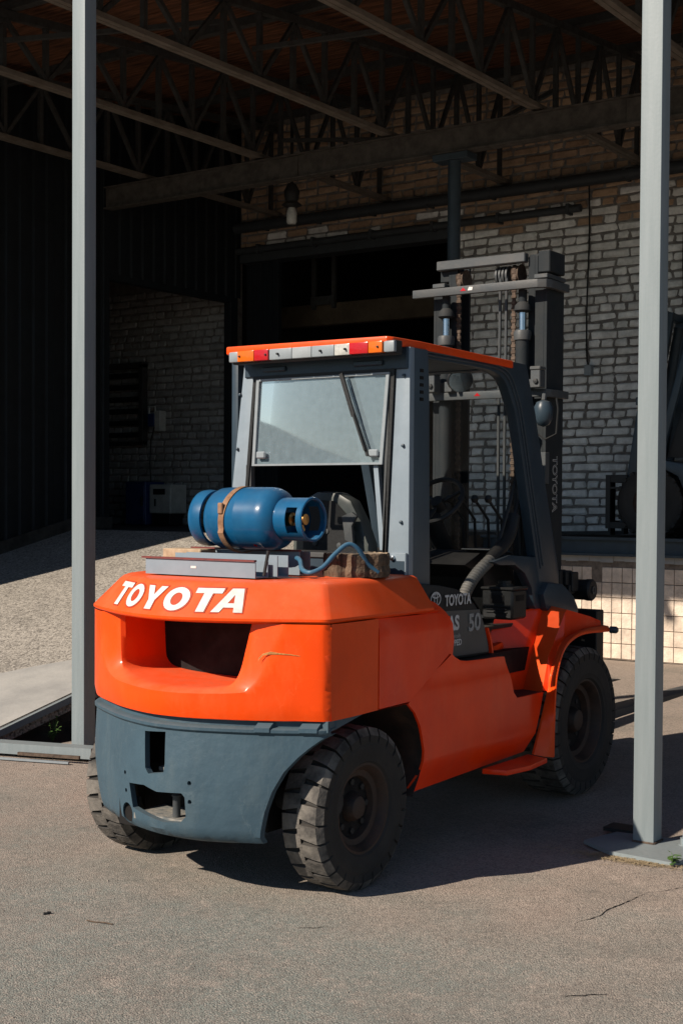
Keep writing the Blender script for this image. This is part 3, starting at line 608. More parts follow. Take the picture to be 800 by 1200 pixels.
# pendant lamp
lp = thing('pendant_lamp', (-9.47, 12.5, 5.6), 'small industrial lamp with a white glass jar hanging under the roof', 'lamp')
tubeo('stem', [(-9.47, 12.5, 5.9), (-9.47, 12.5, 5.18)], .02, 'black', lp, 8)
latheo('housing', [(4.93, .05), (4.96, .12), (5.0, .07), (5.06, .085), (5.12, .09), (5.2, .05), (5.22, .0)], (-9.47, 12.5, 0), 'Z', 'blackd', lp, 20)
latheo('glass_jar', [(4.74, .0), (4.745, .045), (4.77, .06), (4.87, .06), (4.91, .045), (4.94, .04)], (-9.47, 12.5, 0), 'Z', 'clear', lp, 20)

# ---------------------------------------------------------------- posts
def post(x0, x1, y0, y1, h, lab, plate):
    t = thing('steel_post', ((x0 + x1) / 2, (y0 + y1) / 2, 0), lab, 'post', None)
    bm = bmesh.new(); bx(bm, x0, x1, y0, y1, .02, h, .006, 2); fin('shaft', bm, 'post', t, 40)
    bm = bmesh.new(); tube(bm, [(x0, y0 - .002, .024), (x1, y0 - .002, .024), (x1 + .002, y0, .024), (x1 + .002, y1, .024)], .007, 6); fin('weld_bead', bm, 'rust', t, 40)
    bm = bmesh.new()
    c = [Vector(p) for p in plate]; f = bm.faces.new([bm.verts.new((*p, .004)) for p in c]); r = bmesh.ops.extrude_face_region(bm, geom=[f])
    for v in r['geom']:
        if isinstance(v, bmesh.types.BMVert): v.co.z += .018
    fin('base_plate', bm, 'post', t); return t
post(-6.30, -6.19, 6.05, 6.15, 5.75, 'grey square steel canopy post left of the lift truck', [(-6.34, 6.0), (-5.98, 6.0), (-5.98, 6.25), (-6.34, 6.25)])
pr = post(-2.505, -2.403, 5.95, 6.05, 5.75, 'grey square steel canopy post standing in front of the front wheel', [(-2.70, 5.84), (-2.52, 5.72), (-2.22, 5.70), (-2.10, 5.95), (-2.3, 6.12), (-2.64, 6.08)])
def nut(x, y):
    bm = bmesh.new(); lathe(bm, [(.022, .032), (.027, .032)], (x, y, 0), 'Z', 16); lathe(bm, [(.027, .026), (.055, .026)], (x, y, 0), 'Z', 6); lathe(bm, [(.055, .014), (.078, .013)], (x, y, 0), 'Z', 10); fin('anchor_bolt', bm, 'post', pr)
nut(-2.28, 6.03)
bm = bmesh.new(); vs = bx(bm, -2.72, -2.55, 6.1, 6.22, .012, .03); fin('steel_scrap', bm, 'blackd'); tag(bpy.data.objects['steel_scrap'], 'dark flat steel scrap on the ground in shade left of the right post', 'scrap')

# ================================================================ LIFT TRUCK
XC = -3.87; WARP = True
FT = thing('forklift', (XC, 4.6, 0), 'orange forklift with a grey cab, carrying a blue gas cylinder on its back', 'forklift')
PL = [(-3.2, 4.49), (-3.34, 4.395), (-3.48, 4.315), (-3.64, 4.245), (-3.75, 4.215), (-3.87, 4.205), (-3.99, 4.22), (-4.16, 4.28), (-4.30, 4.35), (-4.44, 4.43), (-4.54, 4.505), (-4.59, 4.60), (-4.603, 4.7)]
_p = spl([(a, b, 0) for a, b in PL], 8); PX = np.array([q.x for q in _p])[::-1]; PY = np.array([q.y for q in _p])[::-1]
PY = np.convolve(np.pad(PY, 4, 'edge'), np.ones(9) / 9, 'valid'); PY[-5:] = np.linspace(PY[-6], 4.49, 6)[1:]
def py(x): return float(np.interp(x, PX, PY)) + .015 * max(0, (x + 3.222) / .022) ** 2.4
CX = (-3.2, -3.2025, -3.206, -3.210, -3.215, -3.222, -3.234)
XL, XR = -4.60, -3.2
# --- counterweight
cw = None
def lowrear(x, z):
    e = .012 * max(0, (.74 - z) / .04) if z < .74 else 0
    return Vector((x, py(x) + e, z))
HO = [(-4.40, 1.095), (-4.395, .98), (-4.36, .885), (-4.30, .838), (-4.20, .815), (-3.98, .804), (-3.75, .802), (-3.52, .812), (-3.465, .835), (-3.43, .88), (-3.395, .97), (-3.345, 1.095)]
HI = [(-4.245, 1.095), (-4.235, .91), (-4.22, .865), (-4.17, .838), (-4.02, .824), (-3.75, .820), (-3.62, .828), (-3.575, .85), (-3.55, .90), (-3.53, .99), (-3.51, 1.095)]
def loop(pts, n):
    d = [0.]
    for a, b in zip(pts, pts[1:]): d.append(d[-1] + math.dist(a, b))
    t = np.linspace(0, d[-1], n); return [(float(np.interp(q, d, [p[0] for p in pts])), float(np.interp(q, d, [p[1] for p in pts]))) for q in t]
HO = [(p.x, p.y) for p in spl([(a, b, 0) for a, b in HO], 6)]; HI = [(p.x, p.y) for p in spl([(a, b, 0) for a, b in HI], 6)]
HO = loop(HO, 60)
bm = bmesh.new()
OUT = [(XL, 1.095), (XL, .712)] + [(XL + (XR - XL) * i / 12, .70) for i in range(1, 12)] + [(x, .70) for x in CX[::-1]] + [(x, 1.095) for x in CX] + [(HO[-1][0], 1.095)] + HO[::-1][1:-1] + [(HO[0][0], 1.095)]
surf(bm, OUT, [], lowrear, .03, extra=[(x, z) for x in CX[1:] for z in np.linspace(.72, 1.075, 14)])
# bevelled throat of the recess
def loop(pts, n):
    d = [0.]
    for a, b in zip(pts, pts[1:]): d.append(d[-1] + math.dist(a, b))
    t = np.linspace(0, d[-1], n); return [(float(np.interp(q, d, [p[0] for p in pts])), float(np.interp(q, d, [p[1] for p in pts]))) for q in t]
n = 60; lo = HO; li = loop(HI, n); rings = []
for f, dep in ((0, 0), (.12, .006), (.35, .016), (.7, .035), (.92, .055), (1, .08), (1, .16), (1, .28), (1, .42)):
    rings.append([bm.verts.new((a[0] + (b[0] - a[0]) * f, py(a[0] + (b[0] - a[0]) * f) * (1 if dep < .3 else 0) + (4.66 if dep >= .3 else dep), a[1] + (b[1] - a[1]) * f)) for a, b in zip(lo, li)])
for A, B in zip(rings, rings[1:]):
    for j in range(n - 1): bm.faces.new((A[j], A[j + 1], B[j + 1], B[j]))
# right and left sides of the counterweight
for X, s in ((XR, 1), (XL, -1)):
    y0 = py(XR) if s > 0 else 4.7
    surf(bm, [(y0, .70), (4.85, .705), (4.85, 1.095), (y0, 1.095)], [], lambda a, b: Vector((X + s * .006 * math.sin(max(0, min(1, (a - y0) / .36)) * math.pi), a, b)), .06)
# underside
bm.faces.new([bm.verts.new((x, py(x) + .01, .703)) for x in np.linspace(XR, XL, 20)] + [bm.verts.new((XL, 5.2, .703)), bm.verts.new((XR, 5.2, .703))])
bmesh.ops.remove_doubles(bm, verts=bm.verts, dist=.0015)
cw = fin('counterweight', bm, 'orange', FT, 32)
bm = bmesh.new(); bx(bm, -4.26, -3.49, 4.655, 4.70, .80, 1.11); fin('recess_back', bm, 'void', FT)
for k in range(0): box('grille_slat', (-4.22, -3.54, 4.64, 4.652, .84 + k * .036, .85 + k * .036), 'void', FT, 0)
bm = bmesh.new(); L = []
sc = [(-3.441, .945), (-3.439, .954), (-3.424, .972), (-3.397, .979), (-3.366, .976), (-3.331, .973), (-3.296, .967)]
for i, (x, z) in enumerate(sc):
    w = (.003, .005, .004, .006, .003, .002, .001)[i]; L.append([bm.verts.new((x, py(x) - .003, z - w)), bm.verts.new((x, py(x) - .003, z + w))])
for a, b in zip(L, L[1:]): bm.faces.new((a[0], a[1], b[1], b[0]))
fin('scrape_mark', bm, mk('scraped_primer', (.55, .27, .08), .7, col2=(.3, .12, .04), scale=90), cw, loc='keep')
# --- top part of the counterweight
bm = bmesh.new()
xs = list(CX) + list(np.linspace(-3.26, XL, 40)); ring = []
def plan_loop(ins_y, ins_x, z, zr=None):
    out = []
    yb = 5.16 if ins_x else 5.30
    out.append((XR - ins_x * 1.0, 5.38 if not ins_x else 5.30, z))
    out.append((XR - ins_x, 4.9, z))
    for x in xs:
        xx = XC + (x - XC) * (1 - ins_x / .7); out.append((xx, py(x) + ins_y, z))
    out.append((XL + ins_x, 4.9, z)); out.append((XL + ins_x, 5.36, z)); return out
levels = [(.02, .012, 1.094), (.0, .0, 1.100), (-.004, -.004, 1.106), (-.004, -.004, 1.116), (.088, .082, 1.236), (.10, .092, 1.248), (.118, .108, 1.256), (.16, .14, 1.262)]
R = [[bm.verts.new(p) for p in plan_loop(*L)] for L in levels]
for A, B in zip(R, R[1:]):
    for j in range(len(A) - 1): bm.faces.new((A[j], A[j + 1], B[j + 1], B[j]))
bm.faces.new(R[-1]); bm.faces.new(R[0][::-1])
n = len(R[0]);
for A, B in zip(R, R[1:]): bm.faces.new((A[n - 1], A[0], B[0], B[n - 1]))
bmesh.ops.triangulate(bm, faces=[f for f in bm.faces if len(f.verts) > 4])
fin('counterweight_top', bm, 'orange', FT, 30)
# lettering on the sloping band : local u (x), v (z)
def band(x, z, off=.003):
    t = (z - 1.116) / .12; t = max(0, min(1, t)); x2 = XC + (x - XC) / (1 - (.082 * t - .004) / .7)
    return Vector((x, py(x2) - .004 + .092 * t - off, z))
def skew(poly, x0, x1, z0, z1):
    return [(x0 + p[0] * (x1 - x0) + .25 * p[1] * (z1 - z0) * 0, z0 + p[1] * (z1 - z0)) for p in poly]
def ell(cx, cy, rx, ry, n=28): return [(cx + rx * math.cos(6.28318 * i / n), cy + ry * math.sin(6.28318 * i / n)) for i in range(n)]
GL = {'T': ([(.0, .78), (.0, 1), (1, 1), (1, .78), (.66, .78), (.66, .0), (.34, .0), (.34, .78)], []),
      'O': (ell(.5, .5, .5, .5), [ell(.5, .5, .22, .27)]),
      'Y': ([(.0, 1), (.34, 1), (.51, .62), (.70, 1), (1, 1), (.66, .40), (.66, 0), (.34, 0), (.34, .40)], []),
      'A': ([(.0, 0), (.32, 1), (.68, 1), (1, 0), (.72, 0), (.66, .20), (.34, .20), (.28, 0)], [[(.40, .38), (.60, .38), (.50, .74)]])}
LT = [('T', -4.285, -4.155), ('O', -4.145, -4.035), ('Y', -4.03, -3.895), ('O', -3.885, -3.765), ('T', -3.745, -3.635), ('A', -3.635, -3.515)]
LT = [('T', -4.30, -4.165), ('O', -4.155, -4.035), ('Y', -4.02, -3.885), ('O', -3.875, -3.750), ('T', -3.735, -3.625), ('A', -3.635, -3.510)]
for ch, x0, x1 in LT:
    P0, H0 = GL[ch]; zz0, zz1 = 1.139, 1.232
    bm = bmesh.new(); surf(bm, skew(P0, x0, x1, zz0, zz1), [skew(h, x0, x1, zz0, zz1) for h in H0], lambda a, b: band(a, b, .0045), .02)
    L = fin('letter', bm, 'white', FT, loc='keep')
    cxm = (x0 + x1) / 2; e = .0055
    def grow(p): return (p[0] + e * (1 if p[0] > cxm else -1), p[1] + e * (1 if p[1] > (zz0 + zz1) / 2 else -1))
    bm = bmesh.new(); surf(bm, [grow(p) for p in skew(P0, x0, x1, zz0, zz1)], [], lambda a, b: band(a, b, .0025), .02); fin('letter_outline', bm, 'redline', L, loc='keep')
# --- grey lower casting
def rg(x, z):
    ins = .012 if z < .635 else 0
    bulge = .012 * math.sin(max(0, min(1, (z - .19) / .45)) * math.pi)
    ed = 0.03 * max(0, (.23 - z) / .04) ** 2
    return Vector((x, py(x) + .014 - bulge + ed, z))
ARR = [(-3.2, .648), (-3.233, .622), (-3.27, .590), (-3.307, .553), (-3.354, .492), (-3.393, .411), (-3.42, .327), (-3.436, .25), (-3.445, .19)]
ARL = [(-4.34, .19), (-4.39, .215), (-4.44, .29), (-4.49, .40), (-4.54, .52), (-4.58, .60), (XL, .648)]
bot = [(x, .19 + .006 * math.sin(x * 9)) for x in np.linspace(-3.50, -4.30, 10)]
slot = [(-3.965, .622), (-3.84, .632), (-3.836, .50), (-3.842, .462), (-3.93, .447), (-3.952, .47)]
tow = [(-4.075, .385), (-3.96, .395), (-3.88, .378), (-3.75, .386), (-3.735, .37), (-3.732, .29), (-3.76, .262), (-3.85, .254), (-3.95, .268), (-4.05, .283)]
circ = ell(-4.098, .25, .043, .045, 20)
holes = [slot, tow, circ] + [ell(a, b, .009, .010, 8) for a, b in ((-4.112, .423), (-4.104, .347), (-3.714, .431), (-3.713, .353))]
bm = bmesh.new(); surf(bm, ARR + bot + ARL, holes, rg, .026, thick=(0, .03, 0))
LC = fin('lower_counterweight', bm, 'grey', FT, 35)
bm = bmesh.new()   # ledge and band under the orange
lx = list(np.linspace(XR, XL, 50))
prof = [(.014, .640), (.0, .652), (.0, .664), (.012, .670), (.038, .672), (.040, .71)]
RR = [[bm.verts.new((x, py(x) + a, z)) for x in lx] for a, z in prof]
for A, B in zip(RR, RR[1:]):
    for j in range(len(A) - 1): bm.faces.new((A[j], A[j + 1], B[j + 1], B[j]))
fin('ledge', bm, 'grey', LC, 40)
for x in (-3.40, -3.28): pass
bm = bmesh.new()
for x0, x1 in ((-3.455, -3.40), (-3.30, -3.235)):
    a = [bm.verts.new((x, py(x) + d, z)) for x in (x0, x1) for d, z in ((-.006, .655), (-.004, .672), (.036, .70), (.036, .655))]
    bm.faces.new(a[0:4]); bm.faces.new(a[4:8][::-1])
    for j in range(4): bm.faces.new((a[j], a[(j + 1) % 4], a[4 + (j + 1) % 4], a[4 + j]))
fin('lug', bm, 'grey', LC)
prismo('side_cheek', [(4.49, .655), (4.545, .662), (4.74, .70), (4.49, .70)], 'X', XR - .004, XR - .05, 'grey', FT, 0)
# recess interiors
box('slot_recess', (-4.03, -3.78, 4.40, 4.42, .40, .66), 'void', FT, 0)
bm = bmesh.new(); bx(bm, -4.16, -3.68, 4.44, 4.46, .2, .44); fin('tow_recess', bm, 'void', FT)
box('hole_light_stop', (-4.17, -4.05, 4.29, 4.30, .19, .32), 'void', FT, 0)  # added plate, keeps sunlight from passing through the round hole
box('tow_shelf', (-4.045, -3.72, 4.245, 4.44, .235, .264), 'shelf', FT, .003)
bm = bmesh.new(); bx(bm, -3.95, -3.82, 4.30, 4.42, .445, .462); fin('slot_sill', bm, 'shelf', FT)
bm = bmesh.new(); lathe(bm, [(.262, .017), (.35, .017), (.357, .022), (.364, .012)], (-3.835, 4.285, 0), 'Z', 14); fin('tow_pin', bm, 'mastlit', FT, 40)

# --- chassis, dark core
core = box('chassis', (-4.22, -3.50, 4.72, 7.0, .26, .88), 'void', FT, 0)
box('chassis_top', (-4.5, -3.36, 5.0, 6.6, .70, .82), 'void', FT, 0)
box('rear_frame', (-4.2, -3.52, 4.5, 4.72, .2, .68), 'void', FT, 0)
tubeo('rear_axle', [(-4.2, 4.61, .34), (-3.25, 4.61, .34)], .06, 'blackd', FT, 12)
# arch liner
bm = bmesh.new(); ap = [(5.151, .279), (5.218, .379), (5.231, .473), (5.193, .594), (5.092, .70), (4.93, .705), (4.72, .71)]
a = spl([(0, p[0], p[1]) for p in ap], 4)
q = [[bm.verts.new((x, p.y - .002, p.z)) for p in a] for x in (XR - .012, -3.55)]
for j in range(len(a) - 1): bm.faces.new((q[0][j], q[0][j + 1], q[1][j + 1], q[1][j]))
fin('arch_liner', bm, 'rim', FT, 40)
# --- side panels
def sidemap(X, bul=0.):
    return lambda a, b: Vector((X + bul * math.sin((b - .28) * 5.5), a, b))
bm = bmesh.new(); surf(bm, [(4.853, .708), (5.10, .712), (5.44, .893), (5.455, 1.065), (5.38, 1.085), (4.853, 1.093)], [], lambda a, b: Vector((XR - .02 * max(0, (b - 1.03) / .06) ** 2 + .004, a, b)), .04, thick=(-.05, 0, 0)); fin('engine_side_panel', bm, 'orange_side', FT, 35)
bm = bmesh.new()   # shoulder beside the seat hood
def shoulder(a, b):
    t = max(0, (b - 1.04) / .16); return Vector((XR - .10 * t ** 1.4, a, b))
surf(bm, [(5.20, 1.09), (5.43, 1.07), (5.445, .895), (5.475, .885), (5.488, .95), (5.475, 1.03), (5.44, 1.085), (5.39, 1.13), (5.31, 1.16), (5.20, 1.175)], [], shoulder, .03, thick=(-.06, 0, 0))
fin('shoulder_panel', bm, 'orange_side', FT, 35)
BP = [(5.151, .279), (5.218, .379), (5.231, .473), (5.213, .54), (5.193, .594), (5.15, .655), (5.092, .70), (5.12, .717), (5.47, .890), (5.50, .872), (5.555, .851), (5.62, .842), (5.80, .836), (5.93, .834), (5.997, .829), (6.015, .80), (6.06, .70), (6.085, .64), (6.12, .61), (6.41, .606), (6.37, .50), (6.279, .31)]
def bodymap(a, b):
    t = max(0, (.405 - b) / .12); e = .012 * math.exp(-((b - .80) / .05) ** 2)
    return Vector((XR - .055 * min(1.2, t) - e, a, b))
bm = bmesh.new(); surf(bm, BP, [], bodymap, .035, thick=(-.012, 0, 0)); fin('body_side_panel', bm, 'orange_side', FT, 28)
bm = bmesh.new(); surf(bm, [(-4.54 - (a[0] - 5) * 0, 0) for a in []] or [(5.15, .28), (5.15, .86), (6.3, .86), (6.3, .3)], [], lambda a, b: Vector((-4.55, a, b)), .3); fin('left_side_panel', bm, 'orange_side', FT)
box('step_well_floor', (-3.5, XR - .012, 6.02, 6.5, .585, .602), 'black', FT, .003)
box('step_mat', (-3.5, XR - .02, 5.47, 6.0, .818, .836), 'black', FT, .003)
prismo('step_well_wall', [(6.0, .60), (6.48, .60), (6.45, .93), (6.0, .93)], 'X', -3.52, -3.50, 'orange_side', FT, .002)
prismo('inner_guard', [(5.98, .80), (6.35, .86), (6.37, .83), (6.04, .68), (6.0, .68)], 'X', -3.44, -3.41, 'orange_side', FT, .004)
prismo('step_plate', [(-3.22, 5.80), (-3.10, 5.83), (-3.07, 6.02), (-3.09, 6.24), (-3.22, 6.28)], 'Z', .275, .30, 'orange_side', FT, .004)
# --- front fender swept about the front axle
WY0, WZ = 6.835, .405
def quadmesh(nm, rows, mat, sm=30, thick=None):
    bm = bmesh.new(); V = [[bm.verts.new(p) for p in r_] for r_ in rows]
    for A, B in zip(V, V[1:]):
        for j in range(len(A) - 1): bm.faces.new((A[j], A[j + 1], B[j + 1], B[j]))
    return fin(nm, bm, mat, FT, sm)
fA = [(-3.35, 6.455, .55), (-3.35, 6.477, .609), (-3.35, 6.591, .831), (-3.35, 6.695, 1.022), (-3.352, 6.72, 1.034), (-3.40, 7.12, .95)]
fB = [(-3.222, 6.42, .55), (-3.22, 6.438, .611), (-3.22, 6.504, .78), (-3.22, 6.700, 1.004), (-3.222, 6.725, 1.016), (-3.205, 7.12, .93)]
mid = [tuple((np.array(a) + np.array(b)) / 2 + np.array((0, -.006, .004))) for a, b in zip(fA, fB)]
fA2 = [(x - .004, y - .012, z + .002) for x, y, z in fA]
quadmesh('front_fender', [fA, mid, fB], 'orange', 25)
quadmesh('fender_inner_face', [[(-3.44, 6.22, .55), (-3.44, 6.22, .61), (-3.46, 6.28, .84), (-3.48, 6.40, 1.0)], [(-3.372, 6.40, .55), (-3.372, 6.42, .61), (-3.372, 6.53, .835), (-3.375, 6.63, 1.02)], [(-3.356, 6.43, .55), (-3.354, 6.452, .612), (-3.354, 6.568, .836), (-3.354, 6.674, 1.028)], fA[:4]], 'orange_side', 35)
bm = bmesh.new(); bm.faces.new([bm.verts.new(p) for p in ((-3.22, 6.438, .611), (-3.22, 6.504, .78), (-3.22, 6.70, 1.004), (-3.222, 6.725, 1.016), (-3.205, 6.975, .965), (-3.205, 7.12, .93), (-3.20, 7.12, .905), (-3.20, 6.866, .9), (-3.20, 6.644, .862), (-3.20, 6.544, .779), (-3.20, 6.485, .695), (-3.20, 6.457, .608))])
bmesh.ops.triangulate(bm, faces=bm.faces); fin('fender_facet', bm, 'orange_side', FT)
inn = spl([(-3.2, a, b) for a, b in ((6.290, .30), (6.391, .48), (6.457, .606), (6.485, .693), (6.544, .777), (6.644, .86), (6.866, .898), (7.123, .903))], 5)
lip = spl([(-3.13, a, b) for a, b in ((6.402, .277), (6.404, .42), (6.415, .58), (6.433, .70), (6.50, .813), (6.60, .870), (6.77, .897), (7.082, .886))], 5)
rows = []
for p, q in zip(inn, lip):
    c_ = Vector((0, WY0, WZ)); o = (Vector((0, q.y, q.z)) - c_).normalized()
    rows.append([p + Vector((-.002, 0, 0)), p + Vector((.012, 0, 0)) + o * .004, p.lerp(q, .55) + Vector((.012, 0, 0)) + o * .012, q + o * .006 + Vector((-.004, 0, 0)), q, q - o * .012 + Vector((-.004, 0, 0)), q - o * .012 + Vector((-.03, 0, 0))])
quadmesh('fender_flare', rows, 'orange', 32)

# --- wheels
def wheel(cx, cy, cz, R, w, ri, sgn, lugs, front):
    global WARP
    WARP = False
    bm = bmesh.new(); lathe(bm, [(-w / 2, .01), (-w / 2, ri * .9), (w * .1, ri * .9)], (cx, cy, cz), 'X', 32)
    wh = fin('wheel', bm, 'void', FT, 40)
    c = (cx, cy, cz)
    bm = bmesh.new(); h = w / 2; k = R - (.017 if not front else .014)
    prof = [(-h * .8, ri), (-h * .98, ri + .03), (-h, (ri + R) / 2), (-h * .93, k - .035), (-h * .78, k), (0, k + .006), (h * .78, k), (h * .93, k - .035), (h * 1.0, (ri + R) / 2 + .01), (h, (ri + R) / 2), (h * .985, ri + .045), (h * .97, ri + .042), (h * .95, ri + .02), (h * .86, ri + .012), (h * .8, ri)]
    lathe(bm, prof, c, 'X', 72, 0, 1, True)
    # lugs
    for s in (-1, 1):
        for i in range(lugs):
            a0 = 2 * math.pi * (i + (.5 if s > 0 else 0)) / lugs; da = 2 * math.pi / lugs * .43
            st = [(s * -.06 * h, R, .78), (s * .45 * h, R, .9), (s * .82 * h, R - .004, 1.0), (s * 1.0 * h, R - .035, 1.0), (s * .985 * h, R - .07, .95)]
            it = [(s * -.06 * h, k - .004), (s * .45 * h, k - .004), (s * .78 * h, k - .01), (s * .90 * h, k - .035), (s * .93 * h, k - .07)]
            def P(a, r, t): return bm.verts.new((cx + a, cy + r * math.cos(t), cz + r * math.sin(t)))
            sw = .10
            L = [(P(a, r, a0 - da * f + sw * abs(a) / h * .5), P(a, r, a0 + da * f + sw * abs(a) / h * .5)) for a, r, f in st]
            D = [(P(a, r, a0 - da * 1.12 + sw * abs(a) / h * .5), P(a, r, a0 + da * 1.12 + sw * abs(a) / h * .5)) for a, r in it]
            for q in range(4):
                f = bm.faces.new((L[q][0], L[q + 1][0], L[q + 1][1], L[q][1])); f.material_index = 1 if q < 3 else 0
                bm.faces.new((L[q][0], D[q][0], D[q + 1][0], L[q + 1][0])); bm.faces.new((L[q][1], L[q + 1][1], D[q + 1][1], D[q][1]))
            bm.faces.new((L[0][0], L[0][1], D[0][1], D[0][0])); bm.faces.new((L[4][0], D[4][0], D[4][1], L[4][1]))
    fin('tyre', bm, ['tyre', 'tread'], wh, 28)
    g = sgn
    bm = bmesh.new(); lathe(bm, [(h * .80 * g, ri + .016), (h * .86 * g, ri + .014), (h * .86 * g, ri + .002), (h * .72 * g, ri - .012), (h * .50 * g, ri - .02), (h * .45 * g, ri - .045), (h * (.15) * g, ri - .055), (h * .10 * g, ri * .5), (h * .12 * g, .0)], c, 'X', 48, 0, 1, True); fin('rim', bm, 'rim', wh, 35)
    bm = bmesh.new(); lathe(bm, [(h * .1 * g, ri * .36), (h * .42 * g, ri * .33), (h * .62 * g, ri * .26), (h * .66 * g, ri * .2), (h * .66 * g, 0.001)], c, 'X', 24, 0, 1, True); fin('hub', bm, 'rim', wh, 35)
    for i in range(8):
        t = 2 * math.pi * i / 8; q = (cx, cy + math.cos(t) * ri * .58, cz + math.sin(t) * ri * .58)
        bm = bmesh.new(); lathe(bm, [(h * .1 * g, .014), (h * .1 * g + .02 * g, .014)], q, 'X', 6); fin('wheel_nut', bm, 'blackd', wh)
    WARP = True; return wh
wheel(-3.20, 4.62, .336, .336, .20, .175, 1, 26, False)
wheel(-4.29, 4.62, .336, .336, .20, .175, -1, 26, False)
wheel(-3.285, WY0, .405, .405, .28, .215, 1, 34, True)
wheel(-4.335, WY0, .405, .405, .28, .215, -1, 28, True)

# --- hood with decals
HP = [(5.30, .90), (5.30, 1.215), (5.40, 1.212), (5.52, 1.20), (5.66, 1.178), (5.76, 1.14), (5.84, 1.09), (5.90, 1.03), (5.945, .96), (5.975, .89), (5.985, .842), (5.85, .838), (5.60, .846)]
prismo('seat_hood', HP, 'X', -3.285, -4.35, 'blackd', FT, .01)
def hm(off=.0): return lambda a, b: Vector((-3.282 + off, a, b))
bm = bmesh.new(); surf(bm, [(5.38, 1.085), (5.87, 1.068), (5.925, .97), (5.960, .88), (5.965, .852), (5.6, .858), (5.38, .9)], [], hm(.0015), .1); fin('decal_panel', bm, mk('grey_decal', (.075, .08, .082), .45, dust=.1, col2=(.06, .064, .066)), FT, loc='keep')
def put(s, size, y, z, bold=0., m='greytext', sx=1.): text('lettering', s, size, lambda a, b: (-3.2765, y + a, z + b), m, FT, bold, sx)
put('TOYOTA', .072, 5.655, 1.126, .0022, 'lettergrey', .82)
put('50', .115, 5.815, 1.005, .0035, 'greytext', 1.05); put('AS', .095, 5.615, 1.015, .0035, 'lettergrey', .95)
put('technically', .026, 5.625, .955, .0005, 'greytext'); put('EQUIPPED', .040, 5.60, .922, .0012, 'lettergrey')
bm = bmesh.new()
for rx, ry, cx, cy in ((.046, .034, 5.448, 1.142), (.016, .031, 5.448, 1.142), (.032, .013, 5.448, 1.157)):
    surf(bm, ell(cx, cy, rx, ry, 24), [ell(cx, cy, rx - .006, ry - .006, 24)], hm(.006), .2)
fin('emblem', bm, 'lettergrey', FT, loc='keep')
prismo('hood_edge', [(5.985, .842), (5.97, .90), (5.935, .97), (5.945, .975), (5.985, .905), (5.998, .842)], 'X', -3.27, -3.33, 'orange_side', FT, .002)
# --- cab
cabp = lambda n, pts, a0, a1, m='cab', bev=.004, ax='Y': prismo(n, pts, ax, a0, a1, m, FT, bev)
cabp('rear_pillar', [(-3.322, 1.20), (-3.322, 2.30), (-3.396, 2.30), (-3.398, 2.18), (-3.437, 1.37), (-3.44, 1.20)], 5.28, 5.32)
cabp('rear_pillar', [(-4.415, 1.24), (-4.285, 2.30), (-4.21, 2.30), (-4.22, 2.18), (-4.285, 1.50), (-4.30, 1.24)], 5.28, 5.32)
prismo('door_pillar', [(5.282, 1.17), (5.282, 2.30), (5.44, 2.30), (5.455, 2.15), (5.465, 1.6), (5.475, 1.17)], 'X', -3.345, -3.3245, 'cabside', FT, .004)
prismo('door_pillar', [(5.282, 1.17), (5.282, 2.30), (5.40, 2.30), (5.44, 1.17)], 'X', -4.37, -4.33, 'cabdark', FT, .004)
for k in range(5): prismo('vent_slot', [(5.37, 2.06 + k * .033), (5.40, 2.06 + k * .033), (5.40, 2.075 + k * .033), (5.37, 2.075 + k * .033)], 'X', -3.322, -3.33, 'void', FT, 0)
for x, z in ((-3.352, 2.17), (-3.354, 1.85), (-3.362, 1.50), (-4.312, 2.12), (-4.328, 1.85), (-4.33, 1.6)): latheo('rivet', [(5.268, .0005), (5.27, .007), (5.279, .009)], (x, 0, z), 'Y', 'cabdark', FT, 10)
box('rear_header', (-4.28, -3.33, 5.27, 5.33, 2.20, 2.30), 'cabdark', FT, .004)
box('hinge', (-4.16, -4.02, 5.255, 5.27, 2.222, 2.245), 'cabdark', FT, .004); box('hinge', (-3.62, -3.46, 5.255, 5.27, 2.222, 2.245), 'cabdark', FT, .004)
box('lower_hatch_plate', (-3.41, -3.326, 5.262, 5.28, 1.22, 1.36), 'cab', FT, .003)
latheo('rivet', [(5.247, .0005), (5.25, .012), (5.262, .014)], (-3.395, 0, 1.335), 'Y', 'chrome', FT, 12)
# window frame (black rubber + steel)
def frame(pts, w, y0, y1, mat, nm):
    bm = bmesh.new(); o = [Vector((x, 0, z)) for x, z in pts]; c = sum(o, Vector()) / 4; i_ = [p + (c - p).normalized() * w * 1.41 for p in o]
    for a in range(4):
        b = (a + 1) % 4; q = [o[a], o[b], i_[b], i_[a]]; A = [bm.verts.new((v.x, y0, v.z)) for v in q]; B = [bm.verts.new((v.x, y1, v.z)) for v in q]
        bm.faces.new(A); bm.faces.new(B[::-1])
        for j in range(4): bm.faces.new((A[j], B[j], B[(j + 1) % 4], A[(j + 1) % 4]))
    return fin(nm, bm, mat, FT)
frame([(-4.222, 2.205), (-3.398, 2.205), (-3.440, 1.34), (-4.300, 1.34)], .018, 5.268, 5.315, 'black', 'window_seal')
wf = frame([(-4.195, 2.188), (-3.420, 2.188), (-3.456, 1.765), (-4.222, 1.765)], .014, 5.258, 5.280, 'capgrey', 'window_frame')
bm = bmesh.new(); bm.faces.new([bm.verts.new(p) for p in ((-4.188, 5.270, 2.18), (-3.428, 5.270, 2.18), (-3.462, 5.270, 1.775), (-4.215, 5.270, 1.775))]); fin('rear_window', bm, 'rglass', FT)
for x in (-4.16, -3.50): box('latch', (x - .028, x + .028, 5.245, 5.262, 1.80, 1.835), 'capgrey', FT, .006)
bm = bmesh.new()
for xa, xb, w in ((-4.262, -4.262, .009), (-4.245, -4.245, .005)): bx(bm, xa - w, xb + w, 5.275, 5.30, 1.36, 1.77)
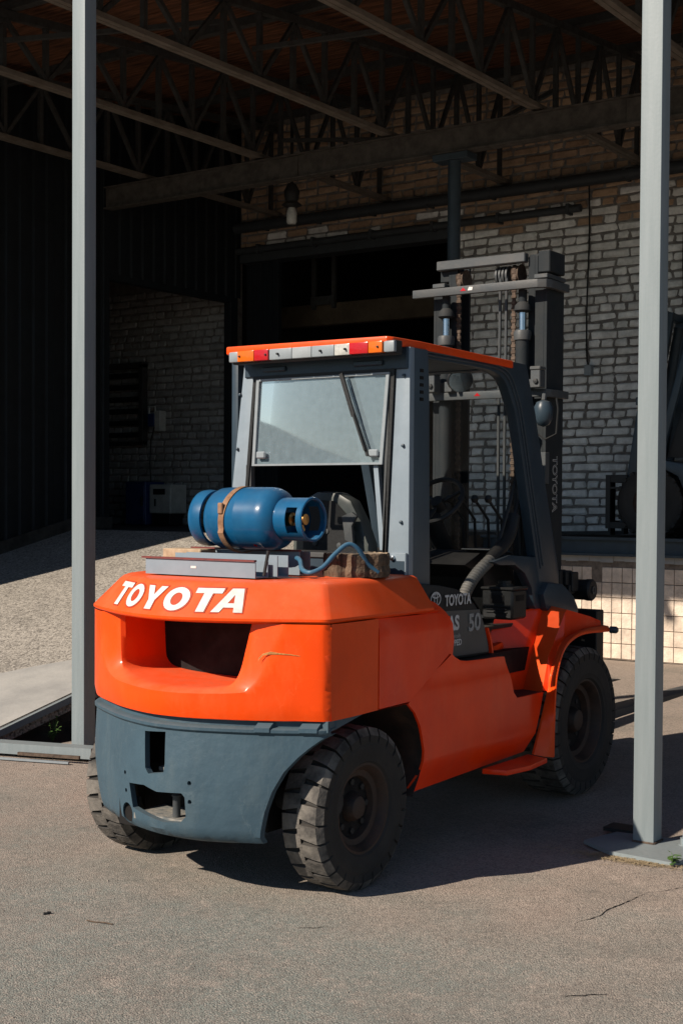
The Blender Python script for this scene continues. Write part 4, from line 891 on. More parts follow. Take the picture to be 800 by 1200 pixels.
fin('guide_rail', bm, 'mastlit', FT)
bar('guide_rail', (-3.505, 5.29, 1.77), (-3.465, 5.29, 1.37), .025, 'cab', FT)
bar('guide_rail', (-3.432, 5.275, 2.16), (-3.452, 5.275, 1.36), .014, 'mastlit', FT)
box('window_sill', (-4.33, -3.44, 5.25, 5.33, 1.325, 1.35), 'mastlit', FT, .004)
box('rear_lower_panel', (-4.36, -3.33, 5.26, 5.32, 1.0, 1.325), 'cabdark', FT, .004)
# wiper
wp = bar('wiper_arm', (-3.672, 5.235, 2.19), (-3.60, 5.235, 1.99), .020, 'black', FT, .012)
bar('wiper_blade', (-3.655, 5.24, 2.13), (-3.525, 5.245, 1.805), .012, 'black', FT, .016); bar('wiper_link', (-3.60, 5.228, 2.0), (-3.535, 5.232, 1.83), .008, 'black', FT)
# roof
RP = [(-4.305, 5.16), (-3.372, 5.16), (-3.35, 5.19), (-3.335, 5.4), (-3.33, 6.29), (-3.36, 6.34), (-4.3, 6.34), (-4.32, 6.30), (-4.325, 5.2)]
bm = bmesh.new(); prism(bm, RP, 'Z', 2.314, 2.352, .008); 
for v in bm.verts: v.co.z -= .010 * ((v.co.x - XC) / .47) ** 4 + (.012 if v.co.y > 6.2 else 0)
fin('roof', bm, 'orange', FT, 40)
prismo('roof_underframe', [(-4.29, 5.20), (-3.36, 5.20), (-3.355, 6.3), (-4.29, 6.3)], 'Z', 2.287, 2.322, 'cabdark', FT, .006)
# light bar
segs = [(-4.285, -4.225, 'capgrey'), (-4.225, -4.122, 'amber'), (-4.122, -4.035, 'redlens'), (-4.035, -3.90, 'capgrey'), (-3.90, -3.785, 'plate'), (-3.785, -3.655, 'capgrey'), (-3.655, -3.568, 'clear'), (-3.568, -3.462, 'redlens'), (-3.462, -3.385, 'amber'), (-3.385, -3.325, 'capgrey')]
bm = bmesh.new(); bx(bm, -4.28, -3.33, 5.175, 5.23, 2.258, 2.322, .004); LB = fin('light_bar', bm, 'blackd', FT)
for i, (a, b, m) in enumerate(segs):
    bm = bmesh.new(); z0, z1 = 2.266, 2.318
    bx(bm, a + .001, b - .001, 5.145 if m in ('amber', 'redlens') else 5.152, 5.178, z0, z1, .010 if i in (0, 9) else .005, 2)
    fin('lens' if m in ('amber', 'redlens', 'clear') else 'casing', bm, m, LB, 40)
for x in (-3.98, -3.73, -4.21, -3.59, -4.05, -3.41): latheo('screw', [(5.138, .0005), (5.14, .005), (5.154, .006)], (x, 0, 2.292), 'Y', 'black', LB, 8)
# front pillars
ap = [(5.40, 2.295), (6.10, 2.295), (6.24, 2.27), (6.33, 2.19), (6.40, 2.05), (6.50, 1.73), (6.62, 1.30), (6.70, 1.12), (6.90, 1.12), (6.86, 1.24), (6.72, 1.62), (6.60, 2.0), (6.47, 2.29), (6.30, 2.33), (5.40, 2.33)]
inr = spl([(0, 5.40, 2.262), (0, 5.9, 2.262), (0, 6.10, 2.255), (0, 6.22, 2.22), (0, 6.30, 2.13), (0, 6.37, 2.0), (0, 6.50, 1.6), (0, 6.62, 1.22)], 5)
pts = [(p.y, p.z) for p in inr] + [(6.66, 1.10), (6.88, 1.10), (6.88, 1.20), (6.70, 1.70), (6.58, 2.06), (6.47, 2.32), (6.2, 2.325), (5.40, 2.325)]
for X in (-3.345, -4.32): 
    prismo('front_pillar', pts, 'X', X, X - .055, 'cabdark', FT, .006)
for off in (.030, .055):
    q = [Vector((-3.343, p.y + off * (1 if p.y > 6.15 else .1 + .9 * max(0, (p.y - 5.9) / .25)), p.z + off * .6)) for p in inr]
    tubeo('pillar_trim', q, .006, 'cabdark', FT, 8)
box('front_header', (-4.33, -3.39, 6.26, 6.34, 2.28, 2.31), 'cabdark', FT, .004)
bm = bmesh.new(); bm.faces.new([bm.verts.new(p) for p in ((-4.3, 6.40, 2.24), (-3.38, 6.40, 2.24), (-3.38, 6.78, 1.22), (-4.3, 6.78, 1.22))]); fin('windshield', bm, 'fglass', FT)
prismo('cowl_side', [(6.12, 1.29), (6.30, 1.32), (6.60, 1.30), (6.66, 1.12), (6.88, 1.12), (6.93, 1.10), (7.02, 1.02), (6.6, 1.02), (6.58, 1.04), (6.55, 1.14), (6.47, 1.22), (6.36, 1.265), (6.2, 1.27)], 'X', -3.345, -3.40, 'cabdark', FT, .006)
prismo('cowl_corner', [(6.66, 1.02), (6.62, 1.10), (6.68, 1.16), (6.86, 1.145), (7.0, 1.07), (7.06, 1.0), (7.06, .965), (6.7, 1.0)], 'X', -3.31, -3.42, 'cabdark', FT, .012)
prismo('dashboard', [(6.1, 1.27), (6.3, 1.34), (6.62, 1.32), (6.68, 1.0), (6.35, 1.0), (6.3, 1.2)], 'X', -3.50, -4.30, 'black', FT, .01)
box('floor_plate', (-4.3, -3.42, 5.95, 6.66, .93, .95), 'blackd', FT, .003)
box('dash_label', (-3.60, -3.43, 6.24, 6.44, 1.345, 1.350), 'mastlit', FT, 0)
bm = bmesh.new(); tube(bm, [(-3.80, 6.5, 1.2), (-3.78, 6.22, 1.52)], .055, 12); fin('steering_column', bm, 'black', FT, 40)
c0 = Vector((-3.72, 6.18, 1.60)); nrm = Vector((0, -.75, .66)).normalized(); e1 = Vector((1, 0, 0)); e2 = nrm.cross(e1)
rg_ = [c0 + (e1 * math.cos(t) + e2 * math.sin(t)) * .15 for t in np.linspace(0, 2 * math.pi, 33)]
sw = tubeo('steering_wheel', rg_, .013, 'black', FT, 8)
bm = bmesh.new()
for t in (.5, 2.6, 4.7): tube(bm, [c0 - nrm * .03, c0 + (e1 * math.cos(t) + e2 * math.sin(t)) * .15], .010, 8)
tube(bm, [c0 - nrm * .06, c0 + nrm * .0], .035, 12); fin('spokes', bm, 'black', sw, 40)
for k, (x, y) in enumerate(((-3.60, 6.40), (-3.53, 6.42), (-3.46, 6.44), (-3.66, 6.38))):
    lv = tubeo('lever', [(x, y, 1.28), (x, y - .02, 1.5), (x - .02, y - .12, 1.60)], .008, 'black', FT, 8)
    latheo('knob', [(-.022, .0), (-.018, .014), (0, .021), (.018, .014), (.022, 0.)], (x - .02, y - .13, 1.61), 'Z', 'black', lv, 12)
for a, b in (((-3.42, 6.30, 1.35), (-3.42, 6.62, 1.92)), ((-3.42, 6.35, 1.30), (-3.42, 6.64, 1.75)), ((-3.44, 6.60, 1.3), (-3.44, 6.56, 1.95))): tubeo('cab_strut', [a, b], .010, 'black', FT, 8)
for a, b in (((-3.43, 6.62, 1.35), (-3.43, 6.50, 2.15)),): tubeo('front_wiper', [a, b], .010, 'black', FT, 8)
# air hose
hp = spl([(-3.42, 5.92, 1.05), (-3.41, 5.965, 1.15), (-3.40, 6.06, 1.235), (-3.40, 6.25, 1.325), (-3.41, 6.40, 1.41), (-3.42, 6.48, 1.52)], 24)
bm = bmesh.new(); tube(bm, hp[:66], .03, 14, True, 0, lambda i: .032 if i % 3 else .026); fin('air_hose', bm, mk('ribbed_hose', (.10, .10, .095), .6, dust=.3), FT, 60)
tubeo('air_hose_upper', hp[64:], .036, 'black', FT, 14)
ab = box('battery_box', (-3.43, -3.25, 6.155, 6.315, .995, 1.150), 'black', FT, .012, 40)
box('lid', (-3.435, -3.245, 6.15, 6.32, 1.145, 1.160), 'black', ab, .005); latheo('cap', [(1.16, .045), (1.172, .045), (1.172, .035), (1.19, .035)], (-3.34, 6.235, 0), 'Z', 'black', ab, 20)
for z in (1.03, 1.045, 1.06): box('rib', (-3.40, -3.28, 6.149, 6.156, z, z + .007), 'black', ab, .002)
box('recess_panel', (-3.38, -3.30, 6.150, 6.156, 1.08, 1.12), 'void', ab, 0); prismo('recess_panel', [(6.19, 1.09), (6.28, 1.09), (6.28, 1.12), (6.19, 1.12)], 'X', -3.249, -3.252, 'void', ab, 0)
prismo('pedal_bracket', [(6.05, .85), (6.10, .93), (6.16, .90), (6.22, .84)], 'X', -3.42, -3.40, 'mastlit', FT, .003); bar('pedal_rod', (-3.45, 5.98, .86), (-3.43, 6.10, .93), .02, 'wood', FT)
# seat
sp = [(-4.28, 1.25), (-4.27, 1.50), (-4.22, 1.60), (-4.12, 1.645), (-3.99, 1.640), (-3.91, 1.60), (-3.85, 1.50), (-3.80, 1.38), (-3.79, 1.25)]
st = prismo('seat', sp, 'Y', 5.66, 5.76, 'seat', FT, .03)
box('seat_cushion', (-4.28, -3.80, 5.72, 6.12, 1.21, 1.33), 'seat', FT, .03)
bm = bmesh.new(); surf(bm, [(-4.20, 1.30), (-4.19, 1.56), (-4.10, 1.60), (-4.0, 1.595), (-3.93, 1.53), (-3.86, 1.36), (-3.86, 1.30)], [], lambda a, b: Vector((a, 5.652, b)), .2); fin('seat_shell', bm, 'black', st)
for x, z in ((-4.05, 1.44), (-3.97, 1.37), (-3.90, 1.46), (-4.12, 1.38)): latheo('seat_bolt', [(5.645, .001), (5.647, .014), (5.652, .016)], (x, 0, z), 'Y', 'mastlit', st, 10)
prismo('seat_bracket', [(-3.92, 1.52), (-3.86, 1.54), (-3.83, 1.52), (-3.86, 1.47), (-3.85, 1.38), (-3.90, 1.40)], 'Y', 5.60, 5.62, 'mastlit', st, .004)
# mirror
WARP = False
mr = latheo('mirror', [(0, .001), (0, .070), (-.02, .074), (-.03, .066), (-.035, .0)], (0, 0, 0), 'Y', 'black', FT, 28)
bm = bmesh.new(); lathe(bm, [(0, .001), (0, .067)], (0, 0, 0), 'Y', 28); mg = fin('mirror_glass', bm, 'chrome', mr)
mr.location = wv((-3.83, 6.6, 2.205)); mr.rotation_euler = (math.radians(14), math.radians(0), math.radians(46)); mr.scale = (1, -1, .9)
mg.parent = mr; mg.matrix_parent_inverse = Matrix.Identity(4); mg.location = (0, .0205, .003); WARP = True

# --- mast
def rail(x0, x1, y0, y1, z0, z1, mat='mast', nm='outer_rail', web=.02):
    bm = bmesh.new(); s = 1 if x1 < XC else -1  # web on the outer side
    if x1 < XC - .2: bx(bm, x0, x0 + web, y0, y1, z0, z1, .002); xa, xb = x0 + web, x1
    else: bx(bm, x1 - web, x1, y0, y1, z0, z1, .002); xa, xb = x0, x1 - web
    bx(bm, xa, xb, y0, y0 + web, z0, z1); bx(bm, xa, xb, y1 - web, y1, z0, z1); return fin(nm, bm, mat, FT)
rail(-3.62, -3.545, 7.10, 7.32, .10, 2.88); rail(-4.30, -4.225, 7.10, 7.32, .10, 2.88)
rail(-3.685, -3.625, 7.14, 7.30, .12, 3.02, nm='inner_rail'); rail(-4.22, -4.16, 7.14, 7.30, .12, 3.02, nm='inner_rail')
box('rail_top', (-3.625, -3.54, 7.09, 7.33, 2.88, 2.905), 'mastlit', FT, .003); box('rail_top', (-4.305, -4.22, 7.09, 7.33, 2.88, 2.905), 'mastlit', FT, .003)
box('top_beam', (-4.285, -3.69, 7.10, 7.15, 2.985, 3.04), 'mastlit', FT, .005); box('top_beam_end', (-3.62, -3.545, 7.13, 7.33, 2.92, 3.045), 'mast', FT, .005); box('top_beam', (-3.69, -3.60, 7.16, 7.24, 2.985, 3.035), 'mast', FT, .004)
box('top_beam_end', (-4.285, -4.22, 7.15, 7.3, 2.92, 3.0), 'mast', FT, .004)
def bent(z0, z1, nm, xa):
    o = [(xa, 7.0), (-3.62, 7.0), (-3.56, 7.005), (-3.515, 7.03), (-3.50, 7.08), (-3.50, 7.30), (-3.535, 7.30), (-3.535, 7.09), (-3.55, 7.05), (-3.60, 7.035), (xa, 7.035)]
    return prismo(nm, o, 'Z', z0, z1, 'mastlit', FT, .004)
bent(2.815, 2.862, 'stage_bar', -4.39); bent(2.195, 2.240, 'stage_bar', -4.33)
bm = bmesh.new(); surf(bm, [(-4.06, 2.832), (-4.02, 2.832), (-4.04, 2.852)], [], lambda a, b: Vector((a, 6.9985, b)), .1); fin('warning_mark', bm, 'redlens', FT, loc='keep')
bm = bmesh.new(); surf(bm, [(-4.01, 2.832), (-3.98, 2.832), (-3.975, 2.85), (-4.0, 2.853)], [], lambda a, b: Vector((a, 6.9985, b)), .1); fin('warning_mark', bm, 'white', FT, loc='keep')
bm = bmesh.new(); surf(bm, [(-3.96, 2.212), (-3.92, 2.212), (-3.94, 2.232)], [], lambda a, b: Vector((a, 6.9985, b)), .1); fin('warning_mark', bm, 'redlens', FT, loc='keep')
for x in (-4.15, -3.78):
    bm = bmesh.new(); z = 1.2
    while z < 2.95:
        bx(bm, x - .016, x + .016, 7.135, 7.15, z, z + .022, .004); bx(bm, x - .010, x + .010, 7.138, 7.147, z + .022, z + .036); z += .036
    fin('lift_chain', bm, 'rust', FT)
    latheo('chain_sheave', [(-.022, .05), (-.022, .06), (-.014, .052), (.014, .052), (.022, .06), (.022, .05)], (x + .005, 7.19, 2.93), 'X', 'rust', FT, 28)
bm = bmesh.new()
for k in range(4): lathe(bm, [(-.006, .035), (-.006, .055), (.006, .055), (.006, .035)], (-3.90 + k * .022, 7.19, 2.93), 'X', 24)
fin('hose_reel', bm, 'mastlit', FT, 40)
for x in (-3.873, -3.832): tubeo('mast_hose', [(x, 7.15, 2.92), (x, 7.14, 2.2), (x, 7.14, 1.3)], .0095, 'mastlit', FT, 8)
for x, lab in ((-4.20, 0), (-3.69, 1)):
    tubeo('cylinder_rod', [(x, 7.08, 2.50), (x, 7.08, 2.72)], .021, 'chrome', FT, 14)
    tubeo('lift_cylinder', [(x, 7.08, .5), (x, 7.08, 2.55)], .04, 'mast', FT, 18); latheo('gland', [(2.53, .048), (2.57, .052), (2.585, .046), (2.585, .02)], (x, 7.08, 0), 'Z', 'mastlit', FT, 20)
    latheo('rod_head', [(2.69, .035), (2.70, .05), (2.73, .045), (2.75, .025), (2.82, .025)], (x, 7.08, 0), 'Z', 'mast', FT, 20)
for x in (-3.53, -4.22):
    bk = box('hose_clamp', (x - .03, x + .03, 6.93, 7.0, 2.24, 2.34), 'mastlit', FT, .004); latheo('clamp_bolt', [(6.915, .001), (6.918, .014), (6.93, .016)], (x + .005, 0, 2.275), 'Y', 'blackd', bk, 6); box('clamp_cap', (x - .033, x + .033, 6.925, 7.0, 2.34, 2.36), 'mastlit', bk, .004)
box('clamp_bracket', (-3.62, -3.56, 6.95, 7.0, 2.24, 2.29), 'mastlit', FT, .004); box('hose_bracket', (-4.07, -4.05, 6.96, 7.0, 2.24, 2.38), 'mastlit', FT, .003); box('hose_bracket', (-4.14, -4.09, 6.96, 7.0, 2.24, 2.30), 'mastlit', FT, .003)
wlp = latheo('work_light', [(2.02, .001), (2.03, .03), (2.06, .05), (2.13, .055), (2.16, .04), (2.175, .0)], (-3.50, 6.98, 0), 'Z', 'cabdark', FT, 20)
tubeo('light_guard', [(-3.43, 7.0, 2.18), (-3.42, 7.0, 2.12), (-3.43, 7.0, 1.98), (-3.50, 7.0, 1.95), (-3.57, 7.0, 2.0)], .006, 'black', wlp, 6); tubeo('mount', [(-3.5, 6.98, 2.17), (-3.5, 6.99, 2.21)], .014, 'mastlit', wlp, 8)
box('mast_bracket', (-3.56, -3.52, 7.05, 7.10, 1.70, 1.88), 'mastlit', FT, .003)
for x in (-3.50,):
    bk = box('hinge_block', (x - .03, x + .02, 6.97, 7.06, 1.19, 1.27), 'capgrey', FT, .006); box('hinge_block', (x - .03, x + .02, 6.97, 7.06, 1.28, 1.36), 'capgrey', FT, .006)
    for z in (1.235, 1.32): latheo('hinge_bolt', [(6.955, .001), (6.957, .012), (6.97, .014)], (x, 0, z), 'Y', 'black', bk, 8)
mt = text('mast_lettering', 'TOYOTA', .085, lambda a, b: (-3.5425, 7.215 + b, 1.70 - a * .92), 'white', FT, .0022)
text('mast_lettering_core', 'TOYOTA', .085, lambda a, b: (-3.5415, 7.215 + b, 1.70 - a * .92), 'mast', mt, -.0012)
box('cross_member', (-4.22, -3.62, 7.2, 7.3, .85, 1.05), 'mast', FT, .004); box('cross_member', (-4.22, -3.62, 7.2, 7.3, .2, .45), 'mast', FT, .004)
bm = bmesh.new(); lathe(bm, [(-3.58, .001), (-3.58, .06), (-3.40, .06), (-3.385, .064), (-3.36, .064), (-3.35, .055), (-3.35, .02), (-3.345, .018), (-3.345, .001)], (0, 7.34, 1.085), 'X', 28, 0, 1, True); fin('side_shift_roller', bm, 'black', FT, 35)
latheo('roller_ring', [(-3.349, .022), (-3.344, .024), (-3.344, .014), (-3.349, .012)], (0, 7.34, 1.085), 'X', 'mastlit', FT, 20)
bm = bmesh.new()
for k in range(7): bx(bm, -3.55 + k * .012, -3.46 + k * .010, 7.05 + k * .02, 7.13 + k * .02, 1.03 + .04 * math.sin(k * 2) + k * .012, 1.16 + .05 * math.cos(k * 3), .006)
fin('mast_foot_hoses', bm, 'black', FT)
box('carriage_bar', (-4.45, -3.34, 7.36, 7.42, .62, .72), 'mast', FT, .006); box('carriage_bar', (-4.45, -3.34, 7.36, 7.42, .24, .34), 'mast', FT, .006)
bm = bmesh.new(); bx(bm, -3.53, -3.335, 7.36, 7.46, .30, .965, .006); fin('carriage_plate', bm, 'black', FT)
for x in (-3.62, -4.30):
    prismo('fork', [(7.46, .95), (7.52, .95), (7.525, .33), (7.56, .30), (9.5, .275), (9.62, .262), (9.62, .258), (7.5, .235), (7.46, .27)], 'X', x, x + .14, 'mastlit', FT, .004)
bar('tilt_cylinder', (-3.40, 6.5, .75), (-3.50, 7.15, .62), .07, 'black', FT)
latheo('fender_bolt', [(-3.14, .001), (-3.135, .02), (-3.10, .02), (-3.09, .012)], (0, 7.10, .885), 'X', 'cabdark', FT, 10)

# ================================================================ load on the counterweight
c1 = thing('steel_profile', (-3.9, 4.5, 1.265), 'front grey steel profile with a maroon top edge on the truck counterweight', 'steel profile')
def uch(bm, x0, x1, y0, y1, z0, z1, t=.005):
    bx(bm, x0, x1, y0, y1, z0, z0 + t); bx(bm, x0, x1, y0, y0 + t, z0 + t, z1); bx(bm, x0, x1, y1 - t, y1, z0 + t, z1)
bm = bmesh.new(); uch(bm, -4.207, -3.584, 4.49, 4.58, 1.268, 1.336); fin('channel', bm, 'cab', c1)
bm = bmesh.new(); bx(bm, -4.225, -3.584, 4.482, 4.50, 1.337, 1.345); fin('lip', bm, 'rustred', c1)
box('label_sticker', (-3.94, -3.91, 4.488, 4.4895, 1.30, 1.31), 'white', c1, 0)
tubeo('pin', [(-3.545, 4.50, 1.28), (-3.53, 4.51, 1.385)], .007, 'blackd', c1, 8)
c2 = thing('steel_profile', (-3.8, 4.62, 1.265), 'middle grey steel profile lying behind the front one on the counterweight', 'steel profile')
bm = bmesh.new(); uch(bm, -4.13, -3.552, 4.60, 4.68, 1.268, 1.36); fin('channel', bm, 'cab', c2)
c3 = thing('steel_profile', (-3.8, 4.78, 1.265), 'rear grey steel profile with maroon lip directly under the gas cylinder', 'steel profile')
bm = bmesh.new(); uch(bm, -4.225, -3.598, 4.82, 4.90, 1.268, 1.37); fin('channel', bm, 'cab', c3)
bm = bmesh.new(); bx(bm, -4.225, -3.598, 4.812, 4.832, 1.371, 1.379); fin('lip', bm, 'rustred', c3)
tag(box('wooden_board', (-4.29, -4.06, 4.69, 4.80, 1.30, 1.373), 'woodend', None, .004), 'short pale wooden board under the left end of the gas cylinder', 'board')
bm = bmesh.new(); NL = 60; rl = [.142 + random.uniform(-.007, .005) + .006 * math.sin(_ * .9) for _ in range(60)]
A = [[bm.verts.new((-3.43 + math.cos(6.283 * j / NL) * rl[j] * s * random.uniform(.985, 1.015), 5.02 + math.sin(6.283 * j / NL) * rl[j] * s, z + random.uniform(-.002, .002))) for j in range(NL)] for z, s in ((1.262, 1), (1.285, 1.03), (1.31, 1.0), (1.335, 1.02), (1.355, 1.01), (1.365, .99))]
for a, b in zip(A, A[1:]):
    for j in range(NL): bm.faces.new((a[j], a[(j + 1) % NL], b[(j + 1) % NL], b[j])).material_index = 0
bm.faces.new(A[-1]).material_index = 1; bm.faces.new(A[0][::-1])
tag(fin('wood_log', bm, ['wood', 'woodend']), 'round slice of rough log on the counterweight in front of the rear pillar', 'log')
# gas cylinder, axis along x
CYY, CZ = 4.76, 1.515
gc = thing('gas_cylinder', (-3.85, CYY, 1.38), 'blue steel gas cylinder lying on its side on the truck counterweight', 'gas cylinder')
pf = [(-4.095, .001), (-4.09, .06), (-4.075, .10), (-4.05, .124), (-4.02, .1345), (-3.98, .137), (-3.90, .1375), (-3.845, .1380), (-3.84, .1387), (-3.835, .138), (-3.70, .1375), (-3.67, .135), (-3.645, .127), (-3.62, .11), (-3.605, .085), (-3.60, .04), (-3.60, .001)]
pf = [(-4.09 + (a + 4.165) * .829, r_ * 1.015) for a, r_ in pf]
bm = bmesh.new(); lathe(bm, pf, (0, CYY, CZ), 'X', 64, 0, 1, True); fin('body', bm, 'blue', gc, 50)
bm = bmesh.new(); lathe(bm, [(-4.083, .112), (-4.093, .118), (-4.086, .126), (-4.06, .129), (-4.022, .124), (-4.022, .114), (-4.06, .118), (-4.083, .112)], (0, CYY, CZ), 'X', 48, 0, 1, True); fin('foot_ring', bm, 'blue', gc, 50)
# guard collar with cut-outs
bm = bmesh.new(); nc = 64; x0, x1 = -3.635, -3.482
def cutout(t):
    d = math.degrees(t) % 360
    return 5 < (d % 180) < 75
sec = []
for j in range(nc + 1):
    t = 2 * math.pi * j / nc; xs_ = [x0, -3.565, -3.508, x1 - .006, x1]
    sec.append([[bm.verts.new((x, CYY + r * math.cos(t), CZ + r * math.sin(t))) for x in xs_] for r in (.094, .089)])
for j in range(nc):
    t = 2 * math.pi * (j + .5) / nc; c_ = cutout(t + math.radians(38))
    for i in range(4):
        if c_ and i == 1: continue
        for k in (0, 1): bm.faces.new((sec[j][k][i], sec[j + 1][k][i], sec[j + 1][k][i + 1], sec[j][k][i + 1]))
    bm.faces.new((sec[j][0][4], sec[j + 1][0][4], sec[j + 1][1][4], sec[j][1][4]))
bmesh.ops.remove_doubles(bm, verts=bm.verts, dist=.0005); fin('guard_collar', bm, 'blue', gc, 50)
tt = [(x1, CYY + (.0915) * math.cos(a), CZ + .0915 * math.sin(a)) for a in np.linspace(0, 2 * math.pi, 49)]; tubeo('collar_rim', tt, .0065, 'blue', gc, 8)
latheo('valve', [(-3.63, .03), (-3.59, .03), (-3.585, .016), (-3.55, .016), (-3.545, .024), (-3.52, .024), (-3.518, .001)], (0, CYY, CZ), 'X', 'brass', gc, 20)
tubeo('valve_outlet', [(-3.56, CYY, CZ), (-3.56, CYY + .03, CZ - .05)], .013, 'brass', gc, 10)
bm = bmesh.new(); surf(bm, [(-3.75, -.02), (-3.70, -.02), (-3.70, .02), (-3.75, .02)], [], lambda a, b: Vector((a, CYY - .1395 * math.cos(-.98 + b * 7), CZ + .1395 * math.sin(-.98 + b * 7))), .012); fin('label_sticker', bm, 'white', gc, loc='keep')
bm = bmesh.new(); surf(bm, ell(-3.735, 0, .009, .010, 12), [], lambda a, b: Vector((a, CYY - .1405 * math.cos(-.98 + b * 7), CZ + .1405 * math.sin(-.98 + b * 7))), .02); fin('sticker_mark', bm, 'redlens', gc, loc='keep')
# strap
sr = thing('leather_strap', (-3.96, CYY, 1.38), 'brown leather strap tied round the blue gas cylinder', 'strap')
bm = bmesh.new(); L = []
for i in range(41):
    t = math.radians(-60 + i * 240 / 40 + 90); sx = -3.875 + .018 * math.sin(i / 40 * 6.3) + .012 * (i / 40)
    r = .1405 + (.010 if i > 28 else 0); y = CYY + r * math.cos(t); z = CZ + r * math.sin(t)
    L.append([bm.verts.new((sx - .015, y, z)), bm.verts.new((sx + .015, y, z)), bm.verts.new((sx + .015, CYY + (r + .004) * math.cos(t), CZ + (r + .004) * math.sin(t))), bm.verts.new((sx - .015, CYY + (r + .004) * math.cos(t), CZ + (r + .004) * math.sin(t)))])
e = L[-1]; L.append([bm.verts.new((v.co.x + .02, v.co.y + .02, 1.37)) for v in e])
for a, b in zip(L, L[1:]):
    for j in range(4): bm.faces.new((a[j], a[(j + 1) % 4], b[(j + 1) % 4], b[j]))
bm.faces.new(L[0]); bm.faces.new(L[-1][::-1]); fin('band', bm, 'strap', sr, 30)
box('buckle', (-3.895, -3.868, CYY - .150, CYY - .135, 1.535, 1.585), 'strap', sr, .004)
bh = spl([(-3.60, 4.80, 1.345), (-3.55, 4.76, 1.335), (-3.505, 4.715, 1.300), (-3.451, 4.7, 1.289), (-3.415, 4.74, 1.311), (-3.395, 4.8, 1.365), (-3.368, 4.86, 1.408), (-3.339, 4.9, 1.385), (-3.321, 4.94, 1.325), (-3.289, 4.98, 1.284)], 6)
gh = tag(tubeo('gas_hose', bh, .0105, 'bluehose', None, 12), 'blue rubber hose curling from the gas cylinder over the log', 'hose')

WARP = False
# ================================================================ second forklift on the dock, facing left
F2 = thing('forklift', (-5.0, 13.7, DECK), 'dark blue forklift parked up on the dock, half hidden behind the right post', 'forklift')
Y0, Y1 = 13.2, 14.2
def wheel2(x, y, z, R, w):
    bm = bmesh.new(); h = w / 2
    lathe(bm, [(-h * .8, R * .5), (-h, R * .7), (-h * .9, R * .92), (-h * .7, R), (h * .7, R), (h * .9, R * .92), (h, R * .7), (h * .8, R * .5)], (x, y, z), 'Y', 40, 0, 1, True)
    for i in range(22):
        t = 6.283 * i / 22; vs = bx(bm, -h * .95, h * .95, -.022, .022, R - .02, R + .012)
        for v in vs: a, b, c_ = v.co; v.co = Vector((x + b * math.cos(t) + c_ * math.sin(t), y + a, z - b * math.sin(t) + c_ * math.cos(t)))
    wh = fin('wheel', bm, 'tyre', F2, 35)
    bm = bmesh.new(); lathe(bm, [(-h * .75, R * .52), (-h * .55, R * .5), (-h * .3, R * .42), (-h * .3, .001)], (x, y, z), 'Y', 32, 0, 1, True); fin('rim', bm, 'rim', wh, 35)
    bm = bmesh.new(); lathe(bm, [(-h * .3, .06), (-h * .9, .05), (-h * .95, .001)], (x, y, z), 'Y', 16, 0, 1, True); fin('hub', bm, 'rim', wh, 35)
    latheo('hub_ring', [(y - h * .97, .012), (y - h * .97, .018)], (x + .03, 0, z), 'Y', 'clear', wh, 12)
for x, R in ((-5.44, .35), (-3.9, .30)):
    for y in (Y0 + .12, Y1 - .12): wheel2(x, y, DECK + R, R, .2)
def p2(n, pts, a, b, m='cabdark', bev=.01): return prismo(n, pts, 'Y', a, b, m, F2, bev)
p2('fender', [(-5.55, 2.00), (-5.30, 2.03), (-5.05, 1.98), (-4.98, 1.70), (-5.05, 1.70), (-5.12, 1.86), (-5.3, 1.95), (-5.5, 1.95)], Y0, Y0 + .25)
p2('body', [(-5.05, 1.45), (-5.0, 1.98), (-4.6, 1.98), (-4.2, 2.15), (-3.9, 2.15), (-3.45, 2.05), (-3.4, 1.55), (-3.6, 1.50), (-3.75, 1.85), (-4.1, 1.85), (-4.25, 1.45)], Y0 + .05, Y1 - .05)
p2('counterweight', [(-3.6, 1.5), (-3.7, 2.1), (-3.25, 2.05), (-3.15, 1.6), (-3.3, 1.45)], Y0, Y1, 'orange_side', .04)
for y in (Y0 + .02, Y1 - .07):
    p2('guard_pillar', [(-5.40, 1.98), (-5.32, 1.98), (-4.95, 3.38), (-5.02, 3.40)], y, y + .05); p2('guard_pillar', [(-3.95, 2.1), (-3.88, 2.1), (-3.93, 3.38), (-4.0, 3.38)], y, y + .05)
p2('guard_roof', [(-5.04, 3.37), (-5.0, 3.43), (-3.9, 3.43), (-3.88, 3.37)], Y0 + .0, Y1)
p2('guard_panel', [(-5.28, 2.05), (-4.98, 2.05), (-4.80, 2.60), (-5.10, 2.60)], Y0 + .10, Y0 + .13, 'black')
for y in (Y0 + .12, Y1 - .22):
    p2('mast_rail', [(-5.80, 1.32), (-5.68, 1.32), (-5.34, 3.56), (-5.46, 3.56)], y, y + .10, 'cabdark', .005); p2('mast_inner_rail', [(-5.66, 1.4), (-5.60, 1.4), (-5.24, 3.53), (-5.31, 3.53)], y + .02, y + .08, 'edge', .005)
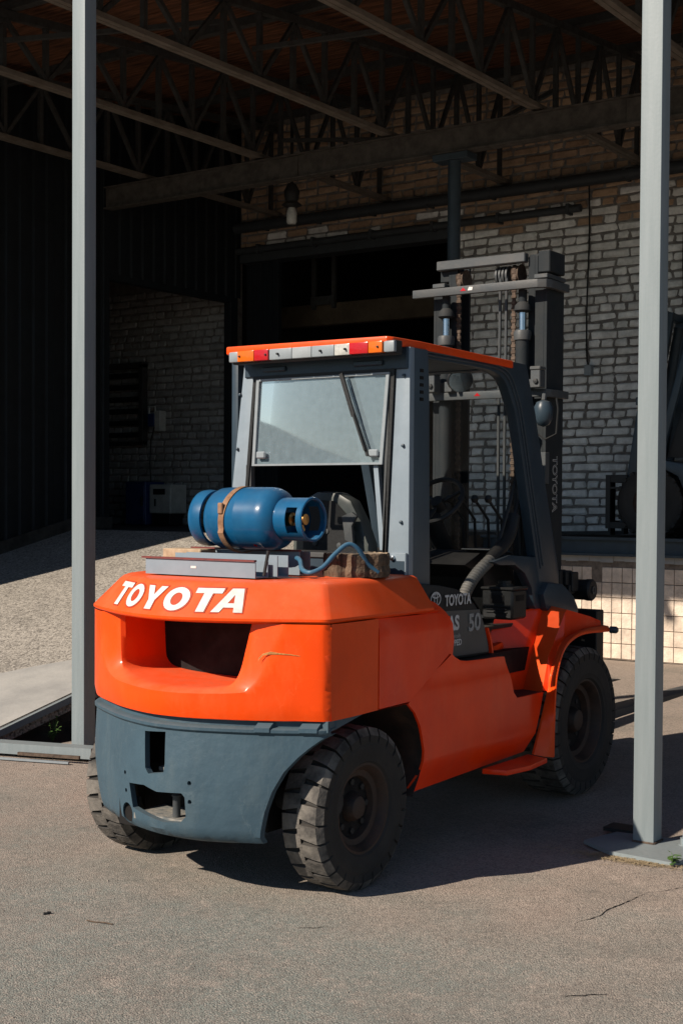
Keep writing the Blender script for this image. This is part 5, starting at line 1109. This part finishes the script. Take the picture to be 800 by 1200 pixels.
for z, dx in ((1.5, -.03), (2.6, .13), (3.5, .27)): bm = bmesh.new(); bx(bm, -5.76 + dx, -5.66 + dx, Y0 + .12, Y1 - .12, z, z + .08, .005); fin('mast_crossbar', bm, 'cabdark', F2)
tubeo('lift_cylinder', [(-5.62, 13.6, 1.4), (-5.28, 13.6, 3.4)], .05, 'edge', F2, 14)
bm = bmesh.new()
bx(bm, -5.945, -5.89, Y0 + .1, Y0 + .16, 1.32, 1.88, .004); bx(bm, -5.89, -5.70, Y0 + .1, Y0 + .16, 1.80, 1.88, .004); bx(bm, -5.89, -5.70, Y0 + .1, Y0 + .16, 1.32, 1.39, .004); bx(bm, -5.89, -5.72, Y0 + .1, Y0 + .16, 1.735, 1.755)
bx(bm, -5.945, -5.89, Y0 + .16, Y1 - .1, 1.80, 1.87, .004); bx(bm, -5.945, -5.89, Y0 + .16, Y1 - .1, 1.33, 1.40, .004); fin('carriage', bm, 'black', F2)
for y in (Y0 + .25, Y1 - .4): p2('fork', [(-5.98, 1.85), (-5.95, 1.85), (-5.95, 1.25), (-5.95, 1.25), (-6.9, 1.25), (-6.92, 1.262), (-5.98, 1.285)], y, y + .12, 'black', 0)
p2('seat', [(-4.6, 2.1), (-4.2, 2.1), (-4.1, 2.6), (-4.2, 2.62), (-4.3, 2.22), (-4.6, 2.2)], 13.45, 13.95, 'seat', .02)

# ---------------------------------------------------------------- yard behind the photographer (seen only in the glass)
bm = bmesh.new(); hg = {}
for i in range(41):
    for j in range(13):
        x = -150 + i * 3.2; y = -78 + j * 1.6
        az = math.degrees(math.atan2(x + 3.7, 5 - y)); el = max(.9, min(7, 1.65 - (az + 34.3) * .43)); h = math.hypot(x + 3.7, y - 5) * math.tan(math.radians(el)) + 1.9
        h = h * min(1, math.sin(math.pi * j / 12) * 1.5) + (.12 * math.sin(x * .9 + j) if 0 < j < 12 else 0)
        hg[i, j] = bm.verts.new((x, y, h - .3))
for i in range(40):
    for j in range(12): bm.faces.new((hg[i, j], hg[i + 1, j], hg[i + 1, j + 1], hg[i, j + 1]))
struct(fin('hill', bm, mk('hill_scrub', (.10, .12, .06), .9, col2=(.06, .075, .04), scale=.3), None, 40))
